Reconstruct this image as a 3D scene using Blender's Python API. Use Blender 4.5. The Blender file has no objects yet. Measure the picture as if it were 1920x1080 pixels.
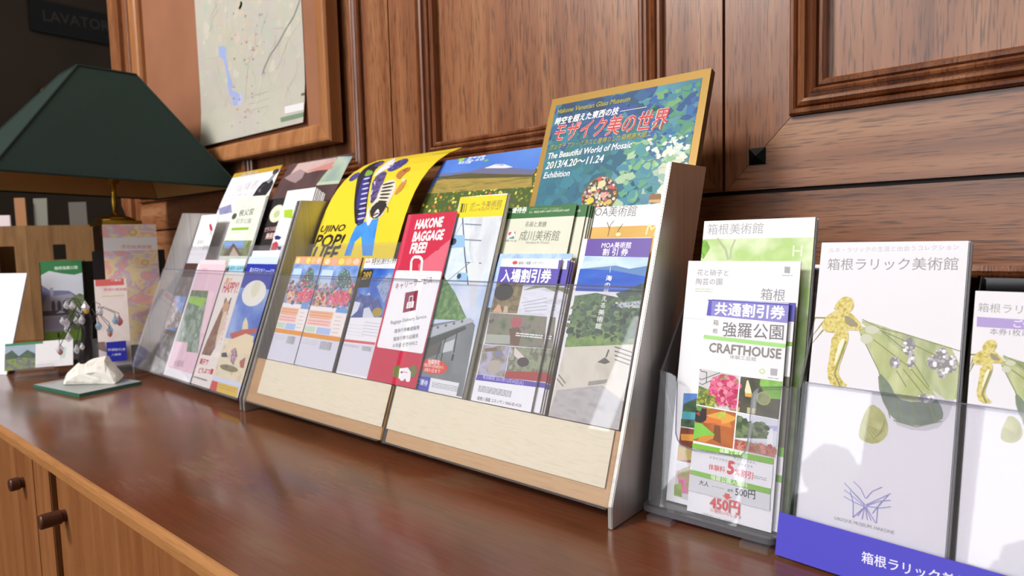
import bpy, bmesh, math, random
from mathutils import Vector, Matrix
random.seed(7)
SC = bpy.context.scene
COL = SC.collection
R = math.radians
# ------------------------------------------------------------------ camera, sky, windows' daylight, exposure
ZC = 0.85                                   # counter top height
FPX = 1207.7
YAW, PITCH, ROLL = 0.6969429, 0.0787953, -0.0260588
CAM = Vector((0, 0, ZC + .25))
_f = Vector((-math.sin(YAW)*math.cos(PITCH), math.cos(YAW)*math.cos(PITCH), -math.sin(PITCH)))
_r = Vector((math.cos(YAW), math.sin(YAW), 0)); _u = _r.cross(_f)
CR = _r*math.cos(ROLL)+_u*math.sin(ROLL); CU = _u*math.cos(ROLL)-_r*math.sin(ROLL); CF = _f
cd = bpy.data.cameras.new('camera'); cam = bpy.data.objects.new('camera', cd); COL.objects.link(cam)
cd.sensor_width = 36; cd.lens = FPX/1920*36; cd.clip_start = .02
cam.matrix_world = Matrix(((CR.x, CU.x, -CF.x, CAM.x), (CR.y, CU.y, -CF.y, CAM.y), (CR.z, CU.z, -CF.z, CAM.z), (0, 0, 0, 1)))
cd.dof.use_dof = True; cd.dof.focus_distance = .60; cd.dof.aperture_fstop = 9
SC.camera = cam
SC.view_settings.view_transform = 'Standard'; SC.view_settings.look = 'None'
SC.view_settings.gamma = 1; SC.view_settings.use_curve_mapping = False
SC.view_settings.exposure = -0.62
w = bpy.data.worlds.new('sky'); SC.world = w; w.use_nodes = True
bg = w.node_tree.nodes['Background']; bg.inputs[0].default_value = (.93, .96, 1, 1); bg.inputs[1].default_value = 8
FW = -2.4                                   # window wall
WINS = [(-2.46, -2.20, 2.05, 3.05), (-2.3, -1.1, 3.1, 4.15), (-1.95, -1.16, .85, 2.0), (-.76, .55, .85, 2.0), (-.95, .75, 2.25, 3.05)]
for (a, b, c, d) in WINS:
    l = bpy.data.lights.new('window_daylight', 'AREA'); l.shape = 'RECTANGLE'; l.size = b-a; l.size_y = d-c
    l.cycles.is_portal = True
    o = bpy.data.objects.new('window_daylight', l); COL.objects.link(o)
    o.location = ((a+b)/2, FW-.02, (c+d)/2); o.rotation_euler = (R(90), 0, 0)

kl = bpy.data.lights.new('high_window_key', 'AREA'); kl.shape = 'RECTANGLE'; kl.size = 1.15; kl.size_y = 1.0; kl.energy = 330; kl.color = (1, .97, .93)  # area lamp added outside the high window to strengthen its daylight
ko = bpy.data.objects.new('high_window_key', kl); COL.objects.link(ko); ko.location = (-1.7, FW-.16, 3.62); ko.rotation_euler = (R(90), 0, 0)

def ray(px, py): return CR*((px-960)/FPX) - CU*((py-540)/FPX) + CF
def hit(px, py, P, N):
    d = ray(px, py); return CAM + d*((P-CAM).dot(N)/d.dot(N))
def onz(px, py, z=ZC): return hit(px, py, Vector((0, 0, z)), Vector((0, 0, 1)))
def ony(px, py, y): return hit(px, py, Vector((0, y, 0)), Vector((0, 1, 0)))
def crop(ox, oy, s): return lambda *xy: [(ox+xy[i]/s, oy+xy[i+1]/s) for i in range(0, len(xy), 2)]

# ------------------------------------------------------------------ materials
def lin(h):
    c = [int(h[i:i+2], 16)/255 for i in (0, 2, 4)]
    return tuple(x/12.92 if x <= .04045 else ((x+.055)/1.055)**2.4 for x in c)+(1,)
_m = {}
def M(h, rough=.5, metal=0, spec=.35):
    k = (h, rough, metal, spec)
    if k in _m: return _m[k]
    m = bpy.data.materials.new('mat_'+h); m.use_nodes = True; b = m.node_tree.nodes['Principled BSDF']
    b.inputs['Base Color'].default_value = lin(h); b.inputs['Roughness'].default_value = rough
    b.inputs['Metallic'].default_value = metal; b.inputs['Specular IOR Level'].default_value = spec
    _m[k] = m; return m
def _nodes(m):
    m.use_nodes = True; nt = m.node_tree; return nt, nt.nodes['Principled BSDF'], nt.nodes, nt.links
def ramp(n, stops, interp='LINEAR'):
    r = n.new('ShaderNodeValToRGB'); r.color_ramp.interpolation = interp; e = r.color_ramp.elements
    while len(e) < len(stops): e.new(.5)
    for i, (p, h) in enumerate(stops): e[i].position = p; e[i].color = lin(h)
    return r
def NM(cols, sx=60, sy=60, detail=4, lo=.3, hi=.7, rough=.5, dist=0, interp='LINEAR', spec=.35, bump=0):
    """mottled print or finish: noise through a colour ramp, in the object's own coordinates"""
    k = ('n', tuple(cols), sx, sy, detail, lo, hi, rough, dist, interp, spec, bump)
    if k in _m: return _m[k]
    m = bpy.data.materials.new('mottled'); nt, b, n, L = _nodes(m)
    tc = n.new('ShaderNodeTexCoord'); mp = n.new('ShaderNodeMapping'); mp.inputs['Scale'].default_value = (sx, sy, sx)
    nz = n.new('ShaderNodeTexNoise'); nz.inputs['Scale'].default_value = 1; nz.inputs['Detail'].default_value = detail; nz.inputs['Distortion'].default_value = dist
    r = ramp(n, [(lo+(hi-lo)*i/(len(cols)-1), c) for i, c in enumerate(cols)], interp)
    L.new(tc.outputs['Object'], mp.inputs[0]); L.new(mp.outputs[0], nz.inputs['Vector']); L.new(nz.outputs[0], r.inputs[0]); L.new(r.outputs[0], b.inputs['Base Color'])
    if bump:
        bp = n.new('ShaderNodeBump'); bp.inputs['Strength'].default_value = bump; bp.inputs['Distance'].default_value = .001
        L.new(nz.outputs[0], bp.inputs['Height']); L.new(bp.outputs[0], b.inputs['Normal'])
    b.inputs['Roughness'].default_value = rough; b.inputs['Specular IOR Level'].default_value = spec
    _m[k] = m; return m
def VM(cols, scale=200, back='203010', th=.45, rough=.5):
    """scattered blobs (petals, pebbles, mosaic stones) printed on a ground colour"""
    k = ('v', tuple(cols), scale, back, th)
    if k in _m: return _m[k]
    m = bpy.data.materials.new('petals'); nt, b, n, L = _nodes(m)
    tc = n.new('ShaderNodeTexCoord'); v = n.new('ShaderNodeTexVoronoi'); v.inputs['Scale'].default_value = scale
    sp = n.new('ShaderNodeSeparateColor'); r = ramp(n, [(i/len(cols), c) for i, c in enumerate(cols)], 'CONSTANT')
    mt = n.new('ShaderNodeMath'); mt.operation = 'LESS_THAN'; mt.inputs[1].default_value = th
    mx = n.new('ShaderNodeMix'); mx.data_type = 'RGBA'; mx.inputs[6].default_value = lin(back)
    L.new(tc.outputs['Object'], v.inputs['Vector']); L.new(v.outputs['Color'], sp.inputs[0]); L.new(sp.outputs[0], r.inputs[0])
    L.new(v.outputs['Distance'], mt.inputs[0]); L.new(mt.outputs[0], mx.inputs[0]); L.new(r.outputs[0], mx.inputs[7]); L.new(mx.outputs[2], b.inputs['Base Color'])
    b.inputs['Roughness'].default_value = rough; b.inputs['Specular IOR Level'].default_value = .35
    _m[k] = m; return m
def WOOD(name, dark, mid, light, axis='z', scale=1., rough=.35, pores=.5, spec=.5):
    """figured wood: long streaks and short dark pores running along one axis"""
    m = bpy.data.materials.new(name); nt, b, n, L = _nodes(m)
    tc = n.new('ShaderNodeTexCoord')
    def noise(lo, hi, det, dis=0):
        mp = n.new('ShaderNodeMapping'); s = [hi*scale]*3; s['xyz'.index(axis)] = lo*scale; mp.inputs['Scale'].default_value = s
        z = n.new('ShaderNodeTexNoise'); z.inputs['Scale'].default_value = 1; z.inputs['Detail'].default_value = det; z.inputs['Distortion'].default_value = dis
        L.new(tc.outputs['Object'], mp.inputs[0]); L.new(mp.outputs[0], z.inputs['Vector']); return z
    a = noise(1.4, 34, 6, .5); p = noise(30, 520, 2)
    r = ramp(n, [(.28, dark), (.5, mid), (.74, light)]); L.new(a.outputs[0], r.inputs[0])
    rp = ramp(n, [(.52, 'ffffff'), (.68, '5a4a42')]); L.new(p.outputs[0], rp.inputs[0])
    mx = n.new('ShaderNodeMix'); mx.data_type = 'RGBA'; mx.blend_type = 'MULTIPLY'; mx.inputs[0].default_value = pores
    L.new(r.outputs[0], mx.inputs[6]); L.new(rp.outputs[0], mx.inputs[7]); L.new(mx.outputs[2], b.inputs['Base Color'])
    bp = n.new('ShaderNodeBump'); bp.inputs['Strength'].default_value = .12; bp.inputs['Distance'].default_value = .001
    L.new(p.outputs[0], bp.inputs['Height']); L.new(bp.outputs[0], b.inputs['Normal'])
    b.inputs['Roughness'].default_value = rough; b.inputs['Specular IOR Level'].default_value = spec
    return m
def CLEAR(name, tint='f6f7fa', rough=.02, ior=1.49, haze=0.0):
    """clear acrylic or glass sheet: transmits, reflects by Fresnel, haze mixes in diffuse white"""
    m = bpy.data.materials.new(name); m.use_nodes = True; nt = m.node_tree; n = nt.nodes; L = nt.links; n.clear()
    out = n.new('ShaderNodeOutputMaterial'); t = n.new('ShaderNodeBsdfTransparent'); t.inputs[0].default_value = lin(tint)
    g = n.new('ShaderNodeBsdfGlossy'); g.inputs['Roughness'].default_value = rough; fr = n.new('ShaderNodeFresnel'); fr.inputs[0].default_value = ior
    ge = n.new('ShaderNodeNewGeometry'); iv = n.new('ShaderNodeMix'); iv.data_type = 'FLOAT'; iv.inputs[2].default_value = ior; iv.inputs[3].default_value = 1/ior
    mx = n.new('ShaderNodeMixShader'); L.new(ge.outputs['Backfacing'], iv.inputs[0]); L.new(iv.outputs[0], fr.inputs[0])
    L.new(fr.outputs[0], mx.inputs[0]); L.new(t.outputs[0], mx.inputs[1]); L.new(g.outputs[0], mx.inputs[2])
    last = mx
    if haze:
        d = n.new('ShaderNodeBsdfDiffuse'); d.inputs[0].default_value = (.9, .9, .92, 1); m2 = n.new('ShaderNodeMixShader'); m2.inputs[0].default_value = haze
        L.new(mx.outputs[0], m2.inputs[1]); L.new(d.outputs[0], m2.inputs[2]); last = m2
    L.new(last.outputs[0], out.inputs[0]); return m
ACRYL = CLEAR('clear_acrylic', 'fcfcfe', haze=.04)
ACRYL_EDGE = CLEAR('acrylic_edge', 'c0c0cc', .08, haze=.10)
ACRYL_TINT = CLEAR('tinted_acrylic', 'a9a4c4', .05, haze=.10)
SMOKE = CLEAR('smoked_acrylic', '5a5a60', .05)
GLASS = CLEAR('clear_glass', 'cfe3da', .01, 1.52)
GLASS_EDGE = M('2f6a5a', .15, 0, .6)
CRYSTAL = CLEAR('cut_crystal', 'f2eef6', .05, 1.9, haze=.42)  # sparkle of the drops put into the material as white haze
STEEL = NM(['b4b0ac', 'c6c2be', 'bab6b2'], 3, 300, 3, rough=.42); STEEL.node_tree.nodes['Principled BSDF'].inputs['Metallic'].default_value = .72
STEEL_BRIGHT = M('d6d4d2', .28, 1)
BRASS = M('b8953c', .3, 1)
PAPER = M('ebeaee', .5, 0, .3)
PAPER_EDGE = NM(['cfcac6', 'a49c94', 'd8d4d2'], 30, 8, 2)
WALL_V = WOOD('mahogany_upright', '6a3c22', '8a5636', 'a4724c', 'z', rough=.33, spec=.65, pores=.65)
WALL_H = WOOD('mahogany_level', '6e4228', '8e5a3a', 'a67652', 'x', rough=.33, spec=.65, pores=.65)
MOULD = WOOD('mahogany_moulding', '5a2e18', '784528', '925e3c', 'z', rough=.25, spec=.65)
OAK = WOOD('pale_frame_wood', '8e5c3a', 'a46e46', 'b68458', 'z', rough=.3, pores=.2)
DOOR_W = WOOD('orange_cabinet_wood', '7c4826', '8e5a34', '9e6c42', 'z', rough=.4, pores=.25)
EDGE_W = WOOD('pale_edge_band', '9a663a', 'ab7646', 'b98552', 'x', rough=.4, pores=.2)
DARKW = M('2a1710', .4)
TAN = WOOD('tan_veneer', 'b88d5c', 'c49a68', 'cda777', 'x', rough=.35, pores=.15)

# ------------------------------------------------------------------ mesh building
class MB:
    def __init__(s): s.v = []; s.f = []; s.m = []; s.mats = []
    def mi(s, mat):
        if mat not in s.mats: s.mats.append(mat)
        return s.mats.index(mat)
    def add(s, vs, fs, mat):
        o = len(s.v); s.v += [Vector(p) for p in vs]; s.f += [[o+i for i in q] for q in fs]; s.m += [s.mi(mat)]*len(fs)
    def prism(s, F, pts, z0, z1, mat):
        n = len(pts); vs = [F(x, y, z0) for x, y in pts]+[F(x, y, z1) for x, y in pts]
        fs = [list(range(n))[::-1], list(range(n, 2*n))]+[[i, (i+1) % n, n+(i+1) % n, n+i] for i in range(n)]
        s.add(vs, fs, mat)
    def box(s, F, lo, hi, mat):
        (a, b, c), (d, e, f) = lo, hi
        s.prism(F, [(a, b), (d, b), (d, e), (a, e)], c, f, mat)
    def tube(s, path, r, mat, n=8, closed=False):
        P = [Vector(p) for p in path]; k = len(P); rs = r if isinstance(r, (list, tuple)) else [r]*k; vs = []
        up = Vector((.13, .27, .95))
        for i in range(k):
            t = (P[(i+1) % k if closed else min(i+1, k-1)]-P[i-1 if (closed or i) else 0]).normalized()
            a = t.cross(up); a = a.normalized() if a.length > 1e-4 else Vector((1, 0, 0)); b = t.cross(a)
            vs += [P[i]+(a*math.cos(2*math.pi*j/n)+b*math.sin(2*math.pi*j/n))*rs[i] for j in range(n)]
        fs = []
        for i in range(k if closed else k-1):
            i2 = (i+1) % k
            fs += [[i*n+j, i*n+(j+1) % n, i2*n+(j+1) % n, i2*n+j] for j in range(n)]
        if not closed: fs += [list(range(n))[::-1], [(k-1)*n+j for j in range(n)]]
        s.add(vs, fs, mat)
    def lathe(s, F, prof, mat, n=24):
        vs = []; k = len(prof)
        for r, z in prof: vs += [F(r*math.cos(2*math.pi*j/n), r*math.sin(2*math.pi*j/n), z) for j in range(n)]
        fs = [[i*n+j, i*n+(j+1) % n, (i+1)*n+(j+1) % n, (i+1)*n+j] for i in range(k-1) for j in range(n)]
        fs += [list(range(n))[::-1], [(k-1)*n+j for j in range(n)]]
        s.add(vs, fs, mat)
    def frame(s, F, x0, x1, y0, y1, prof, mat, mat2=None):
        """mitred rectangular moulding; prof = (inset, height) pairs; F(x, y, height)"""
        k = len(prof); vs = []
        for (i, h) in prof: vs += [F(x0+i, y0+i, h), F(x1-i, y0+i, h), F(x1-i, y1-i, h), F(x0+i, y1-i, h)]
        for q in range(4):
            fs = [[a*4+q, a*4+(q+1) % 4, (a+1)*4+(q+1) % 4, (a+1)*4+q] for a in range(k-1)]
            s.add(vs, fs, mat if q % 2 else (mat2 or mat))
    def build(s, name, parent=None, M4=None, origin=None, smooth=False, bevel=0):
        if M4 is None: M4 = parent.matrix_world if parent is not None else Matrix.Translation(origin or Vector((0, 0, 0)))
        inv = M4.inverted(); me = bpy.data.meshes.new(name)
        me.from_pydata([inv @ p for p in s.v], [], s.f)
        for mt in s.mats: me.materials.append(mt)
        for p, i in zip(me.polygons, s.m): p.material_index = i; p.use_smooth = smooth
        bm = bmesh.new(); bm.from_mesh(me)
        if smooth: bmesh.ops.remove_doubles(bm, verts=bm.verts, dist=1e-6)
        bmesh.ops.recalc_face_normals(bm, faces=bm.faces)
        if bevel:
            bmesh.ops.remove_doubles(bm, verts=bm.verts, dist=1e-6)
            bmesh.ops.bevel(bm, geom=[e for e in bm.edges if e.calc_length() > 3*bevel and len(e.link_faces) == 2 and e.calc_face_angle(0) > .5], offset=bevel, segments=2, affect='EDGES')
        bm.to_mesh(me); bm.free()
        o = bpy.data.objects.new(name, me); COL.objects.link(o)
        if parent is not None: o.parent = parent
        else: o.matrix_world = M4
        return o
def tag(o, label, cat, group=None, kind=None):
    if label: o['label'] = label
    if cat: o['category'] = cat
    if group: o['group'] = group
    if kind: o['kind'] = kind
    return o
def root(name, loc, label, cat, group=None, yaw=0):
    o = bpy.data.objects.new(name, None); COL.objects.link(o); o.empty_display_size = .02
    o.matrix_world = Matrix.Translation(loc) @ Matrix.Rotation(yaw, 4, 'Z')
    return tag(o, label, cat, group)
class Fr:
    """a working plane: origin, right, up, and normal towards the viewer"""
    def __init__(s, P, X, Y): s.P = Vector(P); s.X = Vector(X).normalized(); s.Y = Vector(Y).normalized(); s.N = s.X.cross(s.Y)
    def __call__(s, x, y, z=0): return s.P+s.X*x+s.Y*y+s.N*z
    def px(s, p, z=0):
        q = hit(p[0], p[1], s.P+s.N*z, s.N)-s.P; return q.dot(s.X), q.dot(s.Y)
    def mat(s, x=0, y=0, z=0):
        o = s(x, y, z); return Matrix(((s.X.x, s.Y.x, s.N.x, o.x), (s.X.y, s.Y.y, s.N.y, o.y), (s.X.z, s.Y.z, s.N.z, o.z), (0, 0, 0, 1)))
def lean(P, yaw, tilt):
    a, t = R(yaw), R(tilt); V = Vector((-math.sin(a), math.cos(a), 0))
    return Fr(P, (math.cos(a), math.sin(a), 0), V*math.sin(t)+Vector((0, 0, 1))*math.cos(t))
WORLD = Fr((0, 0, 0), (1, 0, 0), (0, 1, 0))
WALLF = lambda x, z, d=0: Vector((x, WY-d, ZC+z))     # on the panelled wall: x, height over counter, distance out
# ------------------------------------------------------------------ printed sheets
_tx = {}; _tn = {}
def TXT(s, bold=0):
    if (s, bold) not in _tx:
        c = bpy.data.curves.new('t', 'FONT'); c.body = s; c.resolution_u = 2
        o = bpy.data.objects.new('t', c); COL.objects.link(o); me = o.to_mesh()
        vs = [(v.co.x, v.co.y) for v in me.vertices]; fs = [list(p.vertices) for p in me.polygons]
        o.to_mesh_clear(); bpy.data.objects.remove(o); bpy.data.curves.remove(c)
        if bold:                             # heavier strokes: the outline laid again, shifted a hair each way
            n = len(vs); v0, f0 = vs, fs; sh = ((0, 0), (bold, 0), (-bold, 0), (0, bold), (0, -bold))
            vs = [(x+a, y+b) for a, b in sh for x, y in v0]; fs = [[j*n+i for i in f] for j in range(5) for f in f0]
        xs = [v[0] for v in vs] or [0, 1]; _tx[(s, bold)] = ([(x-min(xs), y) for x, y in vs], fs, max(xs)-min(xs)); _tn[id(_tx[(s, bold)][1])] = max(1, len(vs)//5) if bold else 10**9
    return _tx[(s, bold)]
class Sheet:
    """one leaflet, card or poster: a thin slab with its print laid on the face"""
    def __init__(s, name, fr, d, u0, u1, w0, w1, label, cat='leaflet', group=None, t=.0006, base=PAPER, edge=None, bend=None, side=None):
        s.name, s.fr, s.label, s.cat, s.group, s.t = name, fr, label, cat, group, t
        s.M4 = fr.mat(u0, w0, -d); s.Fl = Fr(fr(u0, w0, -d), fr.X, fr.Y); s.w, s.h = u1-u0, w1-w0; s.bend = bend
        s.bm = bmesh.new(); s.mats = [base]; s.k = 1
        v = [s.bm.verts.new(p) for p in ((0, 0, 0), (s.w, 0, 0), (s.w, s.h, 0), (0, s.h, 0), (0, 0, -t), (s.w, 0, -t), (s.w, s.h, -t), (0, s.h, -t))]
        ei = 0
        if edge: s.mats.append(edge); ei = 1
        for q, e in (((0, 1, 2, 3), 0), ((7, 6, 5, 4), ei), ((4, 5, 1, 0), ei), ((5, 6, 2, 1), ei), ((6, 7, 3, 2), ei), ((7, 4, 0, 3), ei)):
            s.bm.faces.new([v[i] for i in q]).material_index = e
    def loc(s, p):
        if p[0] == 'n': return p[1]*s.w, (1-p[2])*s.h
        z = 0
        for i in range(12 if s.bend else 1):
            q = s.Fl.px(p, z)
            if s.bend: z = .5*z+.5*s.bend(q[1])
        return q
    def n(s, *uv): return [('n', uv[i], uv[i+1]) for i in range(0, len(uv), 2)]
    def mi(s, m):
        if m not in s.mats: s.mats.append(m)
        return s.mats.index(m)
    def face(s, P, mat, z=None):
        P = [(min(max(x, 0), s.w), min(max(y, 0), s.h)) for x, y in P]
        if z is None: z = s.k*8e-6; s.k += 1
        Q = [p for i, p in enumerate(P) if abs(p[0]-P[i-1][0])+abs(p[1]-P[i-1][1]) > 1e-6]
        if len(Q) < 3: return
        A = sum(Q[i-1][0]*Q[i][1]-Q[i][0]*Q[i-1][1] for i in range(len(Q)))
        if abs(A) < 1e-9: return
        if A < 0: Q = Q[::-1]
        try: s.bm.faces.new([s.bm.verts.new((x, y, z)) for x, y in Q]).material_index = s.mi(mat)
        except ValueError: pass
    def poly(s, pts, mat): s.face([s.loc(p) for p in pts], mat)
    def soft(s, pts, mat, n=2):
        P = [s.loc(p) for p in pts]
        for _ in range(n): P = [q for i in range(len(P)) for q in ((P[i-1][0]*.75+P[i][0]*.25, P[i-1][1]*.75+P[i][1]*.25), (P[i-1][0]*.25+P[i][0]*.75, P[i-1][1]*.25+P[i][1]*.75))]
        s.face(P, mat)
    def soft1(s, pts, mat): s.soft(pts, mat, 1)
    def dabs(s, p0, p1, n, size, cols, ragged=.45, seed=1):
        """many small ragged dabs of print colour inside the box p0-p1"""
        rnd = random.Random(seed); (a, b), (c, d) = s.loc(p0), s.loc(p1); mats = [M(h) for h in cols]
        for i in range(n):
            x, y = a+(c-a)*rnd.random(), d+(b-d)*rnd.random(); r = size*(.4+rnd.random()); k = rnd.randint(5, 8)
            z = s.k*8e-6 + (i % 40)*1.5e-6
            s.face([(x+r*(1+ragged*(rnd.random()*2-1))*math.cos(j*6.283/k), y+r*(.8+ragged*(rnd.random()*2-1))*math.sin(j*6.283/k)) for j in range(k)], mats[rnd.randrange(len(mats))], z)
        s.k += 8
    def rect(s, pts, mat):
        (a, b), (c, d) = s.loc(pts[0]), s.loc(pts[1]); s.face([(a, d), (c, d), (c, b), (a, b)], mat)
    def rrect(s, pts, mat, r):
        (a, b), (c, d) = s.loc(pts[0]), s.loc(pts[1]); P = []
        for cx, cy, q in ((c-r, b-r, 0), (a+r, b-r, 1), (a+r, d+r, 2), (c-r, d+r, 3)):
            P += [(cx+r*math.cos((q+i/4)*math.pi/2), cy+r*math.sin((q+i/4)*math.pi/2)) for i in range(5)]
        s.face(P, mat)
    def oval(s, c, e, mat, n=20):
        """ellipse through centre c and box corner e"""
        (cx, cy), (ex, ey) = s.loc(c), s.loc(e)
        s.face([(cx+(ex-cx)*math.cos(2*math.pi*i/n), cy+(ey-cy)*math.sin(2*math.pi*i/n)) for i in range(n)], mat)
    def line(s, pts, wd, mat):
        P = [Vector(s.loc(p)) for p in pts]; z = s.k*8e-6; s.k += 1
        for a, b in zip(P, P[1:]):
            if (b-a).length < 1e-6: continue
            t = (b-a).normalized(); n = Vector((-t.y, t.x))*wd/2; z += 1.2e-6; s.face([a-n, b-n, b+n, a+n], mat, z)
    def rows(s, p0, p1, nrow, mat, wd=.0006, gap=.15):
        """fine print too small to read: dashed rules"""
        (a, b), (c, d) = s.loc(p0), s.loc(p1); z = s.k*8e-6; s.k += 1
        for i in range(nrow):
            y = b+(d-b)*(i+.5)/nrow; x = a
            while x < c-.001:
                L = random.uniform(.002, .007); s.face([(x, y-wd/2), (min(x+L, c), y-wd/2), (min(x+L, c), y+wd/2), (x, y+wd/2)], mat, z); x += L+.0007
    def text(s, st, p0, p1, mat, hs=1., bold=0, sh=0, vert=False):
        """lettering from p0 to p1 (baseline), height factor hs, shear sh"""
        a, b = Vector(s.loc(p0)), Vector(s.loc(p1))
        if vert:
            n = len(st); hgt = (a-b).length/n
            for i, ch in enumerate(st):
                if ch == ' ': continue
                vs, fs, wd = TXT(ch, bold); c = a+(b-a)*((i+.85)/n); k = hgt*.85
                s._put([(c.x+(x-wd/2)*k*hs, c.y+y*k) for x, y in vs], fs, mat)
            return
        vs, fs, wd = TXT(st, bold); t = (b-a); k = t.length/max(wd, 1e-6); t.normalize(); n = Vector((-t.y, t.x))
        s._put([tuple(a+t*((x+y*sh)*k)+n*(y*k*hs)) for x, y in vs], fs, mat)
    def _put(s, P, fs, mat):
        z = s.k*8e-6; s.k += 3; i = s.mi(mat); nn = _tn.get(id(fs), 10**9)
        V = [s.bm.verts.new((min(max(x, 0), s.w), min(max(y, 0), s.h), z+(j//nn)*4e-6)) for j, (x, y) in enumerate(P)]
        for f in fs:
            try: s.bm.faces.new([V[j] for j in f]).material_index = i
            except ValueError: pass
    def done(s):
        bm = s.bm
        if s.bend:
            for i in range(1, 16):
                bmesh.ops.bisect_plane(bm, geom=bm.verts[:]+bm.edges[:]+bm.faces[:], plane_co=(0, s.h*i/16, 0), plane_no=(0, 1, 0))
            for v in bm.verts: v.co.z += s.bend(v.co.y)
        me = bpy.data.meshes.new(s.name); bm.to_mesh(me); bm.free()
        for m in s.mats: me.materials.append(m)
        o = bpy.data.objects.new(s.name, me); COL.objects.link(o); o.matrix_world = s.M4
        s.o = o; return tag(o, s.label, s.cat, s.group)
def again(o, dv, label, group=None, data=None):
    c = o.copy(); COL.objects.link(c); c.matrix_world = Matrix.Translation(dv) @ o.matrix_world; c['label'] = label
    if group: c['group'] = group
    if data: c.data = data
    return c
def plain_stack(sh, n, step, label, group, mat=PAPER, edge=None, du=0., dw=0.):
    """the further copies standing behind a leaflet, only their edges in view"""
    fr = sh.fr; first = None
    for i in range(1, n+1):
        dv = -fr.N*(step*i)+fr.X*(du*i+random.uniform(-.0004, .0004))+fr.Y*(dw*i+random.uniform(-.0006, .0006))
        if first is None:
            q = Sheet(sh.name, fr, 0, 0, sh.w, 0, sh.h, label, sh.cat, group, t=step*.8, base=mat, edge=edge); first = q.done(); first.matrix_world = Matrix.Translation(dv) @ sh.M4; base = dv
        else: again(first, dv-base, label, group)
def quad(fr, d, TL, TR=None, BL=None, BR=None):
    a = fr.px(TL, -d); us = [a[0]]; ws = [a[1]]; u1 = None; w0 = None
    if BL: b = fr.px(BL, -d); us.append(b[0]); w0 = b[1]
    if TR: c = fr.px(TR, -d); u1 = c[0]; ws.append(c[1])
    if BR: e = fr.px(BR, -d); u1 = (u1+e[0])/2 if u1 else e[0]; w0 = (w0+e[1])/2 if w0 is not None else e[1]
    return sum(us)/len(us), u1, w0, sum(ws)/len(ws)
BLK = M('1c1a1a', .5); GREY = M('77757a'); LGREY = M('a9a7ac'); WHITE = M('f2f2f4'); RED = M('c8222e'); BLUE = M('2c3fb0')
# ------------------------------------------------------------------ the room
WY = .77
def struct(mb, name, **k): return tag(mb.build(name, **k), None, None, kind='structure')
PLASTER = NM(['b8ad9c', 'c4baa9'], 2, 2, 3, rough=.8); DARKWALL = NM(['17110c', '1c150f'], 2, 2, 3, rough=.95, spec=.1)  # shade of the far corner put into the dark wall colour
X0, X1, CEI = -3.6, 2.6, 4.7
m = MB(); m.box(WORLD, (X0-.1, FW-.2, -.1), (X1+.1, 2.6, 0), NM(['5a3a22', '6e4a2c'], .6, 8, 3, rough=.4)); struct(m, 'floor')
m = MB(); m.box(WORLD, (X0-.1, FW-.2, CEI), (X1+.1, 2.6, CEI+.1), NM(['d8d2c6', 'e0dace'], 1, 1, 2, rough=.9)); struct(m, 'ceiling')
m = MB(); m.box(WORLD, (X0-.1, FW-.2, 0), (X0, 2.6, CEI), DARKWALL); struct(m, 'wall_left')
m = MB(); m.box(WORLD, (X1, FW-.2, 0), (X1+.1, 2.6, CEI), PLASTER); struct(m, 'wall_right')
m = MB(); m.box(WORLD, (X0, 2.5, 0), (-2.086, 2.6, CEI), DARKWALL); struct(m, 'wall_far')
# window wall behind the photographer: openings, frames and glass
m = MB(); xs = sorted({X0, X1, *[v for q in WINS for v in q[:2]]}); zs = sorted({0, CEI, *[v for q in WINS for v in q[2:]]})
FRT = Fr((0, FW, 0), (1, 0, 0), (0, 0, 1))
for a, b in zip(xs, xs[1:]):
    for c, d in zip(zs, zs[1:]):
        if not any(q[0] < (a+b)/2 < q[1] and q[2] < (c+d)/2 < q[3] for q in WINS): m.box(WORLD, (a, FW-.15, c), (b, FW, d), PLASTER)
struct(m, 'wall_front')
for i, (a, b, c, d) in enumerate(WINS):
    m = MB(); fr = M('4a2c1a', .4)
    for lo, hi in (((a, FW-.1, c), (a+.03, FW-.04, d)), ((b-.03, FW-.1, c), (b, FW-.04, d)), ((a, FW-.1, c), (b, FW-.04, c+.03)), ((a, FW-.1, d-.03), (b, FW-.04, d))): m.box(WORLD, lo, hi, fr)
    struct(m, 'window_%d' % (i+1))
# shrubs outside the windows (seen only as reflections in the clear holders)
LEAFM = NM(['3c4a34', '5a6a4c', '7a8868'], 9, 9, 4)
for i, (x, y, s, h) in enumerate(((-5.2, -8.2, .7, 1.15), (-3.3, -7.4, .6, 1.7), (-1.5, -8.2, .6, 1.2), (.3, -7.4, .6, 1.0), (2.1, -8.4, .7, 1.2))):
    m = MB()
    for k in range(26):
        t = random.random(); rr = s*(1-t*.8)*random.random(); an = random.random()*6.28; q = .16+.2*random.random()
        c = Vector((x+rr*math.cos(an), y+rr*math.sin(an), .15+t*h)); m.lathe(Fr(c, (1, random.random(), 0), (0, 1, random.random())), [(q*math.sin(j*math.pi/5)+.001, -q*math.cos(j*math.pi/5)) for j in range(6)], LEAFM, 7)
    tag(m.build('garden_shrub', origin=Vector((x, y, 0)), smooth=True), 'leafy green shrub outside the window, behind the photographer', 'shrub', 'shrubs outside the windows')
m = MB(); m.box(WORLD, (-9, -14, -.3), (7, FW-.2, -.1), M('7a8070', .9)); struct(m, 'ground_outside')

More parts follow.
